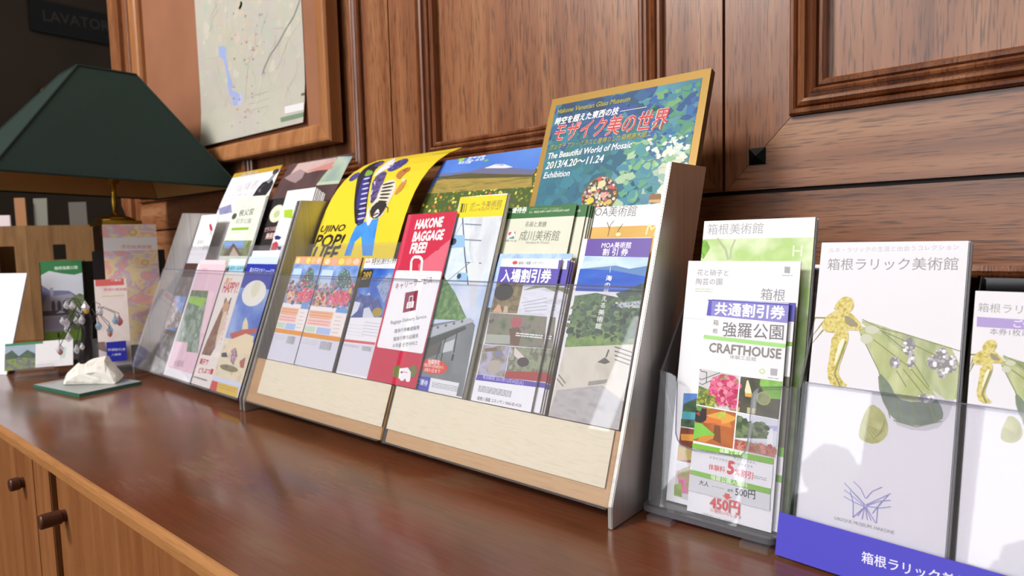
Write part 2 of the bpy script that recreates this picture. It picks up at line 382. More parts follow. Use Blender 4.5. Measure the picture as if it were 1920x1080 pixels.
# panelled mahogany wall
PW = Fr((0, WY, ZC), (1, 0, 0), (0, 0, 1))          # x along wall, y height over counter, z out of wall
GR = -.306; MOD = .609; TOP = 1.7; SILL = .296
m = MB(); m.box(PW, (-2.086, -ZC, -.14), (X1, CEI-ZC, -.02), DARKW)                          # carcass
for k in range(-4, 5):
    g = GR+k*MOD; a = g+.0018; b = g+MOD-.0018
    if a > X1-.4: break
    a2 = max(a, -2.086)
    if g+.077 > -2.086: m.prism(PW, [(a2, SILL+.002), (g+.077, .377), (g+.077, TOP), (a2, TOP+.075)], -.02, 0, WALL_V)
    m.prism(PW, [(b, SILL+.002), (b, TOP+.075), (g+MOD-.077, TOP), (g+MOD-.077, .377)], -.02, 0, WALL_V)
    if g+.077 > -2.086:
        m.prism(PW, [(a2+.0004, SILL+.002), (b-.0004, SILL+.002), (g+MOD-.0775, .3765), (g+.0775, .3765)], -.02, 0, WALL_H)
        m.box(PW, (g+.077, .377, -.02), (g+MOD-.077, TOP, -.012), WALL_V)
    else:
        m.box(PW, (-2.086, SILL, -.02), (b, TOP, -.012), WALL_V)
m.box(PW, (-2.086, .174, -.02), (X1, SILL-.003, 0), WALL_H)
m.box(PW, (-2.086, -ZC, -.02), (X1, .178, -.006), WALL_H)
struct(m, 'wall_back')
PROF = [(0, -.004), (0, .006), (.002, .009), (.005, .0095), (.007, .007), (.008, .004), (.0095, .008), (.013, .0105), (.0165, .009), (.018, .004), (.0195, .002), (.022, .006), (.0245, .007), (.027, .005), (.028, .000), (.030, .003), (.033, .0035), (.036, .001), (.036, -.014)]
n = 0
for k in range(-3, 4):
    g = GR+k*MOD; m = MB(); n += 1
    m.frame(PW, g+.077, g+MOD-.077, .377, TOP, PROF, MOULD); struct(m, 'trim_%d' % n)
m = MB()                                            # level moulding under the rail
P2 = [(0, 0), (0, .010), (.005, .012), (.009, .009), (.012, .003), (.018, .012), (.026, .009), (.032, .002), (.036, .003), (.036, 0)]
for (a, ha), (b, hb) in zip(P2, P2[1:]): m.add([PW(-2.086, .211-a, ha-.003), PW(X1, .211-a, ha-.003), PW(X1, .211-b, hb-.003), PW(-2.086, .211-b, hb-.003)], [[0, 1, 2, 3]], MOULD)
struct(m, 'trim_%d' % (n+1))
m = MB(); c = (-.2655, .3365); s = .0095
m.prism(PW, [(c[0]-s, c[1]-s), (c[0]+s, c[1]-s), (c[0]+s, c[1]+s), (c[0]-s, c[1]+s)], -.001, .002, M('17181a', .35, .6))
m.add([PW(c[0]-s, c[1]-s, .002), PW(c[0]+s, c[1]-s, .002), PW(c[0]+s, c[1]+s, .002), PW(c[0]-s, c[1]+s, .002), PW(c[0], c[1], .0075)], [[0, 1, 4], [1, 2, 4], [2, 3, 4], [3, 0, 4]], M('17181a', .35, .6))
tag(m.build('iron_stud', origin=PW(*c, 0)), 'small black pyramid-headed iron stud set in the wood panelling', 'stud')

# counter: worktop and cabinets
CF_Y = .2175
m = MB()
def COUNTER():
    mm = bpy.data.materials.new('worn_mahogany_top'); nt, b, nn, L = _nodes(mm)
    tc = nn.new('ShaderNodeTexCoord')
    def noise(sc, det, dis=.4):
        mp = nn.new('ShaderNodeMapping'); mp.inputs['Scale'].default_value = sc
        z = nn.new('ShaderNodeTexNoise'); z.inputs['Scale'].default_value = 1; z.inputs['Detail'].default_value = det; z.inputs['Distortion'].default_value = dis
        L.new(tc.outputs['Object'], mp.inputs[0]); L.new(mp.outputs[0], z.inputs['Vector']); return z
    a = noise((5, 14, 5), 5); g = noise((14, 330, 14), 3); d = noise((3, 9, 3), 3)
    r = ramp(nn, [(.3, '5c3824'), (.45, '6d422b'), (.56, '72412c'), (.7, '7a5a42')]); L.new(a.outputs[0], r.inputs[0])
    rg = ramp(nn, [(.35, '9a8a80'), (.6, 'ffffff')]); L.new(g.outputs[0], rg.inputs[0])
    mx = nn.new('ShaderNodeMix'); mx.data_type = 'RGBA'; mx.blend_type = 'MULTIPLY'; mx.inputs[0].default_value = .2
    L.new(r.outputs[0], mx.inputs[6]); L.new(rg.outputs[0], mx.inputs[7]); L.new(mx.outputs[2], b.inputs['Base Color'])
    rr = ramp(nn, [(.35, '606060'), (.65, '8c8c8c')]); L.new(d.outputs[0], rr.inputs[0]); L.new(rr.outputs[0], b.inputs['Roughness'])
    b.inputs['Specular IOR Level'].default_value = .5
    return mm
m.box(WORLD, (-3.0, CF_Y+.006, ZC-.0146), (1.9, WY-.002, ZC), COUNTER())
ct = tag(m.build('worktop', origin=Vector((-.5, .5, ZC))), 'long worn dark mahogany worktop under the leaflet racks', 'worktop')
m = MB(); m.prism(Fr((0, 0, 0), (0, 1, 0), (0, 0, 1)), [(CF_Y+.006, ZC-.0145), (CF_Y+.006, ZC), (CF_Y+.004, ZC-.0003), (CF_Y+.0015, ZC-.002), (CF_Y, ZC-.005), (CF_Y, ZC-.0145)], -3.0, 1.9, EDGE_W)
m.build('edge_band', parent=ct)['label'] = 'paler wooden edge band'
def cabinet(a, b, lab, doors):
    t = root('cabinet', Vector(((a+b)/2, .45, 0)), lab, 'cabinet')
    m = MB(); y = CF_Y+.018
    for lo, hi in (((a, y, .08), (a+.018, WY-.03, ZC-.0155)), ((b-.018, y, .08), (b, WY-.03, ZC-.0155)), ((a+.018, y, .08), (b-.018, WY-.03, .1)), ((a+.018, WY-.05, .1), (b-.018, WY-.03, ZC-.0155)), ((a+.018, y, ZC-.035), (b-.018, WY-.05, ZC-.0155)), ((a, y+.03, 0), (b, WY-.03, .08))): m.box(WORLD, lo, hi, DOOR_W)
    m.build('body', parent=t)
    for (c, d, kx) in doors:
        m = MB(); m.box(WORLD, (c, CF_Y+.002, .09), (d, CF_Y+.017, ZC-.015), DOOR_W); D = m.build('door' if kx else 'stile', parent=t, bevel=.0012)
        if kx:
            kl_ = .016 if kx == -1.040 else .026
            m = MB(); F = Fr((kx, CF_Y+.002, ZC-.058), (1, 0, 0), (0, 0, 1))
            m.lathe(F, [(.007, 0), (.007, .004), (.0085, .0055), (.0085, kl_-.002), (.0078, kl_-.0008), (.0065, kl_)], M('4a2a1c', .35), 24)
            o = m.build('knob', parent=t, smooth=False); mw = o.matrix_world.copy(); o.parent = D; o.matrix_parent_inverse = Matrix.Identity(4)
            o.matrix_basis = D.matrix_basis.inverted() @ o.matrix_basis
cabinet(-1.52, -.921, 'cabinet left of the dark gap, its door knob beside a narrow stile', [(-.989, -.9215, None), (-1.519, -.9905, -1.040)])
cabinet(-.895, -.30, 'cabinet right of the dark gap, its knob close to the gap', [(-.8945, -.301, -.868)])
cabinet(-2.14, -1.545, 'cabinet at the far left end under the worktop', [(-2.1395, -1.546, -1.60)])
cabinet(-.275, .35, 'cabinet at the right end of the counter, below the picture edge', [(-.2745, .349, -.23)])

# framed walking map on the wall
FX0, FX1, FZ0, FZ1 = -1.978, -1.062, .442, 1.25
t = root('picture_frame', PW((FX0+FX1)/2, FZ0, 0), 'large pale wooden picture frame with brown backing, hung on the panelled wall', 'frame')
m = MB(); m.frame(PW, FX0, FX1, FZ0, FZ1, [(0, .001), (0, .027), (.003, .031), (.008, .032), (.033, .028), (.038, .025), (.041, .018), (.041, .003)], OAK); m.build('frame', parent=t)
m = MB(); m.box(PW, (FX0+.039, FZ0+.039, .003), (FX1-.039, FZ1-.039, .009), NM(['8a5a40', '966448'], 6, 6, 3, rough=.7)); m.build('backing_board', parent=t)
CM = crop(340, 0, 3.6)
MAPB = NM(['aeb0a2', 'b6b4a6', 'b6afa8', 'aeb4a6'], 7, 7, 5, .3, .7, rough=.5)
FMP = Fr(PW(0, 0, .0105), (1, 0, 0), (0, 0, 1))
a, b, c, d = -1.622, -1.166, .492, 1.16
mp = Sheet('map', FMP, 0, a, b, c, d, 'large pale trail map with a blue lake, pinned inside the picture frame', 'map', t=.0008, base=MAPB, bend=lambda y: .010*max(0, 1-y/.12)**2)
mp.dabs(*mp.n(.02, .02, .98, .98), 260, .012, ['b4b6a6', 'bcb8aa', 'b8b0a8', 'aeb4a6', 'c0bcae', 'b6b2ac'], seed=21)
mp.dabs(*mp.n(.25, .1, .7, .75), 120, .010, ['c0b4a4', 'bcb0a0', 'c2b6aa', 'b8b4a2'], seed=22)
LAKE = M('98a6d2')
for q in (CM(250, 320, 280, 308, 302, 325, 302, 390, 285, 402, 256, 382), CM(282, 388, 302, 384, 318, 470, 335, 535, 352, 592, 316, 625, 306, 500), CM(314, 600, 350, 578, 385, 600, 400, 640, 388, 725, 350, 715, 345, 680)): mp.poly(q, LAKE)
mp.soft(CM(380, 590, 418, 598, 412, 700, 398, 730, 382, 722), M('aeb4d4'), 1)
rn = random.Random(5)
for i in range(26):
    x, y = rn.uniform(140, 800), rn.uniform(0, 850); q = []
    for j in range(6): q += [x, y]; x += rn.uniform(-30, 30); y += rn.uniform(18, 60)
    mp.line(CM(*q), rn.uniform(.0007, .0016), M(rn.choice(['a8a698', 'b0a69a', '9ea496', 'b4aa9e', 'a49c98'])))
for q, wd, h in ((CM(800, 0, 760, 110, 715, 180, 650, 300, 600, 370, 560, 460, 545, 510), .004, '84867f'), (CM(440, 0, 490, 60, 500, 110, 560, 150, 620, 190, 715, 180), .003, 'b6b0ae'), (CM(550, 500, 530, 560, 510, 680, 470, 760), .0018, 'c9c9bd'), (CM(420, 120, 500, 200, 500, 330, 450, 420, 440, 560, 430, 700), .002, 'c4a9a4'), (CM(130, 400, 240, 380, 250, 500, 290, 640, 290, 720), .002, 'bfbdb0'), (CM(860, 100, 700, 300, 690, 440, 620, 560), .0015, 'd8cdae'), (CM(310, 0, 300, 300), .0015, 'cfc3ba'), (CM(270, 930, 500, 900, 860, 820), .0015, 'a9b8ae')): mp.line(q, wd, M(h))
for i in range(40):
    x, y = random.uniform(330, 560), random.uniform(60, 900); mp.rect(CM(x, y, x+random.uniform(6, 14), y+random.uniform(5, 10)), M(random.choice(['b98c86', 'c08a6a', '9a8a9c', '8f9aa0'])))
mp.poly(CM(670, 795, 832, 755, 832, 785, 675, 825), M('70866f')); mp.poly(CM(700, 720, 835, 690, 835, 740, 700, 770), M('d6d4d8')); mp.poly(CM(810, 632, 835, 625, 835, 640, 812, 648), M('5c605c'))
mp.rows(mp.n(.5, .86, 0, 0)[0], mp.n(.7, .93, 0, 0)[0], 3, M('b0b4b0'))
mp.done()
# dark sign in the unlit corner beyond the wall
SGN = Fr(Vector((X0+.012, 0, 0)), (0, 1, 0), (0, 0, 1))
q = [SGN.px(p) for p in ((55, 4), (232, 25), (232, 88), (52, 56))]
y0, y1, z0, z1 = q[0][0], q[0][0]+.95*abs(q[1][0]-q[0][0])*1.35, (q[3][1]+q[2][1])/2, (q[0][1]+q[1][1])/2
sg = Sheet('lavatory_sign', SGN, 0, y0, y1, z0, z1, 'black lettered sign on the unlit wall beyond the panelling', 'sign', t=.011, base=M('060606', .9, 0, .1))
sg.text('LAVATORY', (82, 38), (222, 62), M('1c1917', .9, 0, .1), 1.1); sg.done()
m = MB(); F = Fr(hit(85, 173, Vector((X0, 0, 0)), Vector((1, 0, 0))), (0, 1, 0), (0, 0, 1)); m.lathe(F, [(.02, 0), (.02, .006), (.008, .01), (.008, .03), (.016, .036), (.012, .05), (.001, .052)], BRASS, 16)  # small brass piece added to stand for a bright dot
tag(m.build('wall_speck', origin=F.P, smooth=True), 'tiny brass hook added for a bright dot on the unlit wall left of the lampshade', 'speck')
# ------------------------------------------------------------------ wide rack and its leaflets
TH = 20.72; SINT, COST = math.sin(R(TH)), math.cos(R(TH))
def rack(O, yaw, W, lab, cells, front_top, block, base_h):
    """leaning metal-ended leaflet rack; O = front right foot; leaves the slanted front plane as .fr"""
    a = R(yaw); U = Vector((math.cos(a), math.sin(a), 0)); V = Vector((-math.sin(a), math.cos(a), 0)); Z = Vector((0, 0, 1))
    S = Fr(O, V, Z); fr = Fr(O+Z*.0195, U, V*SINT+Z*COST); t = root('leaflet_rack', O-U*W/2+V*.04, lab, 'rack', yaw=a)
    side = [(0, 0), (.078, 0), (.190, .3165), (.1122, .3165), (0, .0195)]
    for (u0, u1) in ((-.0045, 0), (-W, -W+.0045)):
        m = MB(); m.prism(Fr(O+U*u0, V, Z), side, 0, u1-u0, STEEL); o = m.build('side_panel', parent=t, bevel=.0007)
    i0, i1 = -W+.005, -.005
    m = MB(); m.box(fr, (i0, .012, -.073), (i1, .315, -.0705), STEEL); m.build('back_panel', parent=t)
    m = MB(); m.box(fr, (i0, .06, -.0335), (i1, .255, -.0315), ACRYL); m.build('middle_pane', parent=t)['label'] = 'clear acrylic pane between the front and rear pockets'
    for (p, q) in cells:
        if block:
            pt = lambda w_, d_: (w_*SINT+d_*COST, .0195+w_*COST-d_*SINT); A_, B_, C_ = pt(-.002, .003), pt(.0635, .003), pt(.0635, .07)
            m = MB(); m.prism(Fr(O+U*p, V, Z), [A_, (C_[0]-.004, A_[1]), C_, B_], 0, q-p, TAN); m.build('base_block', parent=t, bevel=.001)['label'] = 'tan wooden base block'
        else:
            m = MB(); m.box(fr, (p, -.0050, -.0300), (q, -.0030, .0022), ACRYL); m.build('shelf', parent=t)
        m = MB(); z = .0 if block else .0022
        m.box(fr, (p, -.003 if block else -.0029, z-.0001), (q, front_top, z+.0018), ACRYL); m.build('front_pane', parent=t)['label'] = 'clear acrylic front pane'
        m = MB(); m.box(fr, (p, front_top+.00005, z-.0001), (q, front_top+.0012, z+.0018), ACRYL_EDGE); m.build('pane_edge', parent=t)
    if block:
        m = MB(); g0, g1 = cells[0][1]+.0005, cells[1][0]-.0005
        m.box(fr, (g0, -.004, -.024), (g1, .0635, -.004), M('33302e', .4, .6)); m.build('divider', parent=t)
    return fr, t
O1 = onz(1148, 995)+Vector((0, 0, .0004))
RF, RK = rack(O1, -.9, .6435, 'wide leaning metal leaflet rack with cream strips along its front', [(-.6385, -.3165), (-.3085, -.005)], .193, True, .065)
C4 = 'leaflet'
# cream card strips behind the clear front
for (p, q), lb in zip((((494.7, 675.4), (714, 799)), ((738, 724), (1133, 915))), ('left', 'right')):
    a, b = RF.px(p), RF.px(q); sh = Sheet('card_strip', RF, .0012, max(a[0], -.61 if lb == 'left' else -.309), min(b[0]+.0, -.3165 if lb == 'left' else -.011), .0135, .0635, 'blank cream card strip behind the %s half of the rack front' % lb, 'card', 'cream strips in the rack front', t=.0009, base=NM(['ddd3b6', 'e6dcc2', 'e0d6ba'], 40, 300, 3)); sh.done()
def rs(name, d, TL, TR, BL, BR, label, **k):
    u0, u1, w0, w1 = quad(RF, d, TL, TR, BL, BR); return Sheet(name, RF, d, u0, u1, k.pop('w0', .0645), w1, label, **k)
# --- three coupon cards at the left
J1 = crop(480, 470, 4.1536)
SKYB = NM(['5b7fc4', '7c9ad2', 'a8bfe2'], 50, 60, 3); CROWD = NM(['3c4a7a', 'b0838a', '8fa3c8', '6a5a58', 'd8c8c4', '7a6a4a'], 160, 160, 5, .3, .72)
def coupon(d, TL, TR, BL, BR, label):
    s = rs('discount_coupon', d, TL, TR, BL, BR, label, cat='coupon', group='coupon cards with orange headings', t=.003, edge=PAPER_EDGE)
    n = s.n
    s.rect(n(0, 0, 1, .075), M('e8a35c'))
    for i in range(5): s.oval(*n(.12+.19*i, .04, .2+.19*i, .07), M(['f2cfa8', 'eaa0a0', 'f0d070', 'f3b48a', 'eec0b0'][i]), 10)
    s.rect(n(0, .075, 1, .46), SKYB); s.poly(n(.02, .3, .3, .22, .6, .2, 1, .22, 1, .46, 0, .46), CROWD)
    s.rect(n(.05, .12, .36, .29), M('b9d0ee')); s.poly(n(.5, .18, .62, .1, .78, .13, .9, .22, .86, .3, .55, .3), NM(['e6e6ea', '4a8a5a', '5a5a86', 'b8683c'], 260, 260, 3))
    s.poly(n(.4, .36, .62, .3, 1, .31, 1, .43, .5, .44), NM(['c8405c', 'd86a7c', 'e08a94'], 150, 150, 3)); s.poly(n(.08, .35, .3, .33, .42, .45, .1, .46), NM(['e8c890', 'e07a5a', 'f0e0c0', '6a5a44'], 300, 300, 3)); s.rect(n(.7, .41, 1, .5), M('6f9bd6'))
    s.dabs(*n(.0, .24, 1, .46), 110, .0030, ['b06a70', '4a5a94', 'c8a880', '7c5c50', 'd0c4cc', '8fa4cc', 'c84a60', '5a7a5a', 'e0b060'], seed=len(label)); s.dabs(*n(.45, .34, .95, .43), 30, .003, ['c83c5c', 'd86078', 'e07a88'], seed=3)
    s.rect(n(.0, .5, 1, .7), M('efe6e0')); s.rect(n(.02, .50, .66, .565), M('ecb690')); s.rect(n(.02, .575, .66, .635), M('eec4bc')); s.rect(n(.02, .645, .3, .695), M('c4d8c4')); s.rect(n(.34, .645, .7, .7), M('a8c2ec'))
    s.rows(*n(.05, .505, .62, .63), 5, M('d06a50'), .0007); s.rows(*n(.74, .52, .9, .69), 5, M('8a8a90'), .0006)
    s.rect(n(0, .705, 1, .745), M('e0962e')); s.rect(n(0, .745, 1, 1), M('d6d6e2')); s.rows(*n(.05, .76, .45, .81), 3, LGREY, .0005)
    bx = [s.loc(p) for p in n(.52, .755, .84, .84)]
    for i in range(16):
        x = .53+.3*i/16; s.rect(n(x, .76, x+.006+.007*random.random(), .83), M('8c8c92'))
    return s
coupon(.0045, (555, 480), (608, 482), (503, 668), (549, 681), 'left one of the two matching orange-headed coupon cards').done()
coupon(.0045, (610, 481), (676, 484), (551, 681), (625, 698), 'right one of the two matching orange-headed coupon cards').done()
s = rs('discount_coupon', .0045, (690, 482), (752, 488), (627, 697), (698, 716), 'coupon card with white heading over a deep blue mountain picture', cat='coupon', t=.002, edge=PAPER_EDGE)
s.rect(s.n(0, .085, 1, .5), NM(['1f4aa8', '2f62c0', '5a86d2', 'c2d2ea'], 22, 26, 4, .3, .75)); s.text('特別割引券', *J1(895, 108, 1092, 92), M('3a3638'), 1, .01, .1)
s.poly(J1(850, 95, 878, 55, 893, 88), RED); s.poly(J1(862, 86, 877, 66, 884, 84), WHITE)
s.poly(J1(820, 150, 918, 145, 880, 285, 780, 288), M('23221f')); s.text('289', *J1(820, 226, 886, 222), M('b8963c'), 1.25, .02, .2)
s.poly(J1(735, 430, 790, 330, 850, 350, 960, 370, 985, 450, 970, 520, 720, 520), NM(['5a66a0', '3f4c8c', '7a86b4'], 60, 60, 4)); s.poly(J1(725, 440, 770, 395, 815, 405, 790, 470, 740, 515, 718, 515), M('d8dae6')); s.poly(J1(840, 450, 880, 440, 920, 520, 830, 520), M('d2d4e0')); s.oval(*J1(945, 480, 975, 520), M('a8923a'))
s.poly(J1(1040, 170, 1062, 200, 1000, 420, 940, 280), NM(['6f86b8', '9fb0cc', '55708c'], 150, 150, 4)); s.poly(J1(860, 345, 885, 325, 890, 345), M('c8d4e8'))
s.rows(*J1(850, 545, 940, 680), 5, LGREY, .0006); s.rows(*J1(720, 560, 830, 680), 4, M('c2c2c8'), .0004)
s.poly(J1(665, 685, 930, 715, 925, 735, 662, 705), M('cf5a58')); s.poly(J1(655, 712, 922, 740, 870, 985, 590, 930), M('d9d8e2')); s.rows(*J1(690, 725, 800, 760), 3, LGREY, .0005)
for i in range(14): s.poly([J1(828+5.2*i, 742+.7*i)[0], J1(830.5+5.2*i, 742+.7*i)[0], J1(828+5.2*i, 778+.7*i)[0], J1(825.5+5.2*i, 778+.7*i)[0]], M('86868c'))
s.done()
# --- red luggage service leaflet
J3 = crop(680, 390, 3.0833)
s = rs('leaflet', .0026, (763, 403), (857, 396), (690, 711), (779, 730), 'red leaflet with bold white English heading and a white suitcase shape', t=.0008, base=M('c62a48', .4), edge=PAPER_EDGE)
s.poly(J3(255, 40, 285, 38, 215, 330, 190, 380), M('cf4460', .4)); s.poly(J3(320, 330, 495, 190, 520, 180, 440, 440, 400, 500, 330, 420), M('d9687c', .4))
for q in (J3(388, 255, 395, 218, 450, 200, 440, 238),): s.line(q+q[:1], .0022, M('c62a48', .4))
for st, q in (('HAKONE', J3(300, 122, 458, 105)), ('BAGGAGE', J3(284, 193, 462, 180)), ('FREE!', J3(270, 262, 362, 256))): s.text(st, *q, WHITE, 1.45, .045, .12)
s.line(J3(278, 375, 282, 305, 296, 283, 330, 283, 344, 300, 338, 370), .0038, WHITE)
ca, cb = s.loc(J3(190, 340)[0]), s.loc(J3(333, 845)[0])
(xa, ya), (xb, yb) = s.loc(J3(185, 360)[0]), s.loc(J3(340, 842)[0]); xa += .003; r = .003
P = []
for cx, cy, q in ((xb+.002-r, ya-r, 0), (xa+r, ya-r, 1), (xa+r, yb+r, 2), (xb+.002-r, yb+r, 3)): P += [(cx+r*math.cos((q+i/4)*math.pi/2), cy+r*math.sin((q+i/4)*math.pi/2)) for i in range(5)]
s.face(P, WHITE)
s.rows(*J3(215, 378, 400, 400), 1, LGREY, .0005); s.text('キャリーサービス', *J3(187, 470, 400, 430), M('8c2038'), 1.15, .012, .05)
s.poly(J3(248, 490, 322, 476, 307, 590, 232, 606), M('8c2440')); s.poly(J3(258, 545, 298, 538, 293, 575, 252, 582), WHITE); s.line(J3(268, 545, 272, 512, 292, 508, 288, 540), .0012, WHITE); s.line(J3(268, 548, 264, 578), .0007, M('8c2440')); s.line(J3(283, 545, 279, 576), .0007, M('8c2440'))
for st, q in (('Baggage Delivery Service', J3(162, 672, 368, 636)), ('隨身行李機遞服務', J3(184, 722, 328, 700)), ('隨身行李托运服务', J3(178, 768, 322, 748)), ('수하물 운반서비스', J3(172, 808, 318, 790))): s.text(st, *q, M('5c5558'), 1.0, .003)
for x in (198, 290): s.oval(*J3(x, 945, x+14, 985), M('6f7a3c', .4))
s.poly(J3(215, 928, 262, 922, 280, 950, 276, 992, 208, 985), WHITE); s.oval(*J3(228, 990, 238, 1002), WHITE); s.oval(*J3(262, 996, 272, 1008), WHITE); s.oval(*J3(226, 950, 231, 958), M('b04858')); s.rows(*J3(236, 945, 262, 955), 1, M('c05060'), .0008)
s.done()
# --- yellow-headed leaflet with bridge photo
P4 = crop(740, 270, 2.118); K8 = crop(770, 640, 9.0)
s = rs('leaflet', .0065, (864, 368), (953, 364), (778, 728), (865, 744), 'yellow-headed leaflet with a grey steel footbridge photo and red oval', t=.0007)
s.poly(P4(262, 205, 455, 200, 431, 286, 247, 293), M('ecd022', .4))
for i, x in enumerate((266, 271, 278, 286)): s.poly(P4(x, 236, x+[6, 3.5, 3, 2.5][i], 236, x-7+[6, 3.5, 3, 2.5][i], 272, x-7, 272), M('5a5626'))
s.text('ポーラ美術館', *P4(298, 256, 424, 246), M('6a6440'), 1.1); s.text('POLA MUSEUM OF ART', *P4(296, 268, 420, 261), M('7c7434'), 1)
s.poly(P4(247, 293, 431, 286, 280, 1000, 80, 960), NM(['b9cdea', 'cfdcef', 'dfe6f2'], 30, 30, 3)); s.poly(P4(300, 295, 431, 287, 385, 480, 330, 560, 295, 420), NM(['c6cbd6', 'd6dae2', 'aeb4c2'], 40, 20, 3))
for q, wd in ((P4(270, 293, 278, 430, 292, 560), .0018), (P4(150, 420, 270, 310), .0008), (P4(190, 560, 300, 470), .0008)): s.line(q, wd, M('4a4e58'))
for y in (318, 380, 470): s.line(P4(278, y, 345, y+4), .0016, M('7c8490'))
for q in (P4(222, 362, 280, 362, 278, 410, 216, 414), P4(250, 510, 290, 512, 288, 545, 246, 545)): s.poly(q, M('8fb8dc'))
s.oval(*P4(233, 388, 242, 402), M('33404e')); s.oval(*P4(256, 525, 262, 536), M('33404e'))
s.poly(P4(300, 650, 300, 470, 335, 470, 320, 640), M('d4d8de'))
s.poly(P4(135, 695, 160, 640, 186, 515, 240, 590, 285, 690, 270, 700), NM(['3f6a3a', '5e8a4c', '86a86a'], 140, 140, 5)); s.line(P4(190, 520, 250, 640, 285, 690), .0007, M('667060'))
s.poly(P4(125, 715, 300, 692, 320, 720, 270, 1005, 82, 975), NM(['8a8f92', '7a8082', '6c7272'], 25, 25, 3))
s.poly(P4(128, 730, 300, 690, 318, 704, 118, 772), M('b4bac0'))
s.poly(P4(118, 775, 280, 722, 285, 735, 110, 815), M('4a4e4c')); s.poly(P4(110, 815, 190, 780, 180, 830, 105, 860), M('5c5a56'))
for q in (P4(205, 760, 180, 880), P4(185, 790, 160, 870), P4(250, 740, 235, 830)): s.line(q, .0018, M('3c403e'))
for i in range(5): s.oval(*P4(140+32*i, 737-8*i, 144+32*i, 743-8*i), M('6c7276'))
s.poly(P4(200, 790, 240, 775, 230, 820, 190, 830), M('c8ccce')); s.line(P4(228, 860, 234, 835), .003, M('33362f'))
s.oval(*K8(388, 428, 590, 592), M('e04a38', .4)); s.text('強羅限定', *K8(290, 368, 492, 390), M('f6e8e0'), 1.1, .02); s.text('平成25年12月28日から', *K8(205, 415, 550, 470), M('f6e8e0'), 1.3, .01); s.text('3月31日まで', *K8(230, 500, 495, 540), M('f6e8e0'), 1, .01)
s.poly(K8(105, 575, 340, 610, 300, 845, 60, 800), M('4a52b4', .4)); s.text('ご優待', *K8(105, 705, 280, 752), M('eef0fa'), 1.1, .01)
s.poly(K8(345, 615, 825, 705, 770, 935, 300, 845), M('e6e8ec')); s.rows(*K8(375, 680, 790, 860), 4, M('84848a'), .0006)
s.done(); plain_stack(s, 4, .0011, 'yellow-edged leaflet stacked behind the footbridge leaflet', 'stacked copies behind the footbridge leaflet', mat=M('c9c2a4'), edge=PAPER_EDGE, du=.0005)
# --- ticket for the spa park, with a second copy and a navy leaflet behind
K2 = crop(860, 470, 3.3727)
s = rs('admission_ticket', .0032, (938, 482), (1047, 488), (886.7, 751), (1001, 774), 'front admission discount ticket, purple band and pool photos, in the rack', cat='ticket', group='purple banded admission tickets', t=.0016, edge=PAPER_EDGE)
PUR = M('5a4cb0', .4)
s.poly(K2(262, 45, 690, 60, 620, 225, 225, 215), PUR); s.poly(K2(275, 48, 634, 60, 626, 115, 262, 100), WHITE); s.oval(*K2(356, 76, 370, 88), M('c8503c')); s.text('箱根小涌園 ユネッサン', *K2(377, 86, 540, 86), M('55505c'), 1.1, .008)
s.text('入場割引券', *K2(265, 190, 580, 196), WHITE, 1.15, .03)
s.poly(K2(225, 215, 620, 222, 530, 870, 115, 810), M('e6e4e8'))
s.poly(K2(232, 208, 410, 212, 370, 398, 200, 390), NM(['7c6f4c', '8f8258', '6a5c3e', 'a09468'], 90, 90, 3)); s.oval(*K2(285, 262, 335, 320), M('2c2624')); s.poly(K2(250, 340, 262, 345, 275, 392, 215, 386), M('d8a884')); s.poly(K2(290, 350, 310, 350, 312, 392, 280, 392), M('c8b49a'))
s.poly(K2(415, 215, 640, 225, 590, 425, 378, 400), NM(['d4d8e4', 'e6e8f0', 'b8bcc8'], 30, 90, 3)); s.poly(K2(410, 250, 480, 222, 640, 228, 632, 262, 540, 232), NM(['6f7a52', '8c946c'], 160, 160, 3))
for i in range(4): s.line(K2(400+6*i, 330+18*i, 560, 300+24*i), .0008, M('a8acba'))
s.poly(K2(200, 392, 560, 418, 545, 618, 165, 590), NM(['5c6650', '7c8468', '8a8078', '4a4c44'], 70, 90, 4)); s.poly(K2(175, 528, 330, 535, 320, 590, 165, 585), M('aab0a4')); s.poly(K2(320, 495, 380, 480, 400, 520, 380, 600, 330, 595), M('6f5344')); s.oval(*K2(365, 452, 392, 490), M('b05a60')); s.rows(*K2(365, 515, 530, 560), 2, WHITE, .0012)
s.poly(K2(158, 595, 325, 605, 290, 800, 120, 780), NM(['9a9cc4', 'b4b0c8', '8a8468', '7c86b8'], 60, 60, 3)); s.oval(*K2(225, 735, 260, 785), M('b4aca0')); s.poly(K2(160, 620, 240, 610, 245, 632, 170, 640), M('7a6a4c'))
s.poly(K2(328, 608, 590, 625, 550, 830, 295, 800), NM(['7a8a64', '98a284', '6c6a5c', 'c4c8b8'], 80, 80, 4)); s.poly(K2(355, 610, 415, 670, 400, 710, 350, 660), M('ded2cc')); s.oval(*K2(408, 705, 440, 740), M('4a4040')); s.poly(K2(300, 762, 560, 775, 550, 835, 290, 805), M('a83c38'))
s.poly(K2(120, 782, 545, 840, 536, 875, 108, 818), PUR); s.text('有効期限 2013年12月30日(火)', *K2(152, 808, 410, 848), M('c8c4ee'), 1.1, .01)
s.poly(K2(108, 818, 530, 870, 480, 1035, 80, 950), M('eeeef2')); s.rows(*K2(130, 850, 330, 930), 6, M('77747c'), .0006); s.text('箱根小涌園 ユネッサン 0460-82-4126', *K2(117, 942, 396, 990), M('4a4650'), 1.2, .01)
o = s.done()
again(o, RF.X*.0082-RF.N*.0036+RF.Y*.0008, 'second purple admission ticket, half hidden behind the front one', 'purple banded admission tickets')
for i in (1, 2): again(o, RF.X*(.0082+.0014*i)-RF.N*(.0036+.0021*i), 'admission ticket at the back of its stack, only an edge showing', 'admission tickets at the back of the stack')
u0, u1, w0, w1 = quad(RF, .012, (928, 470), (1070, 481), (872, 750), (1015, 775))
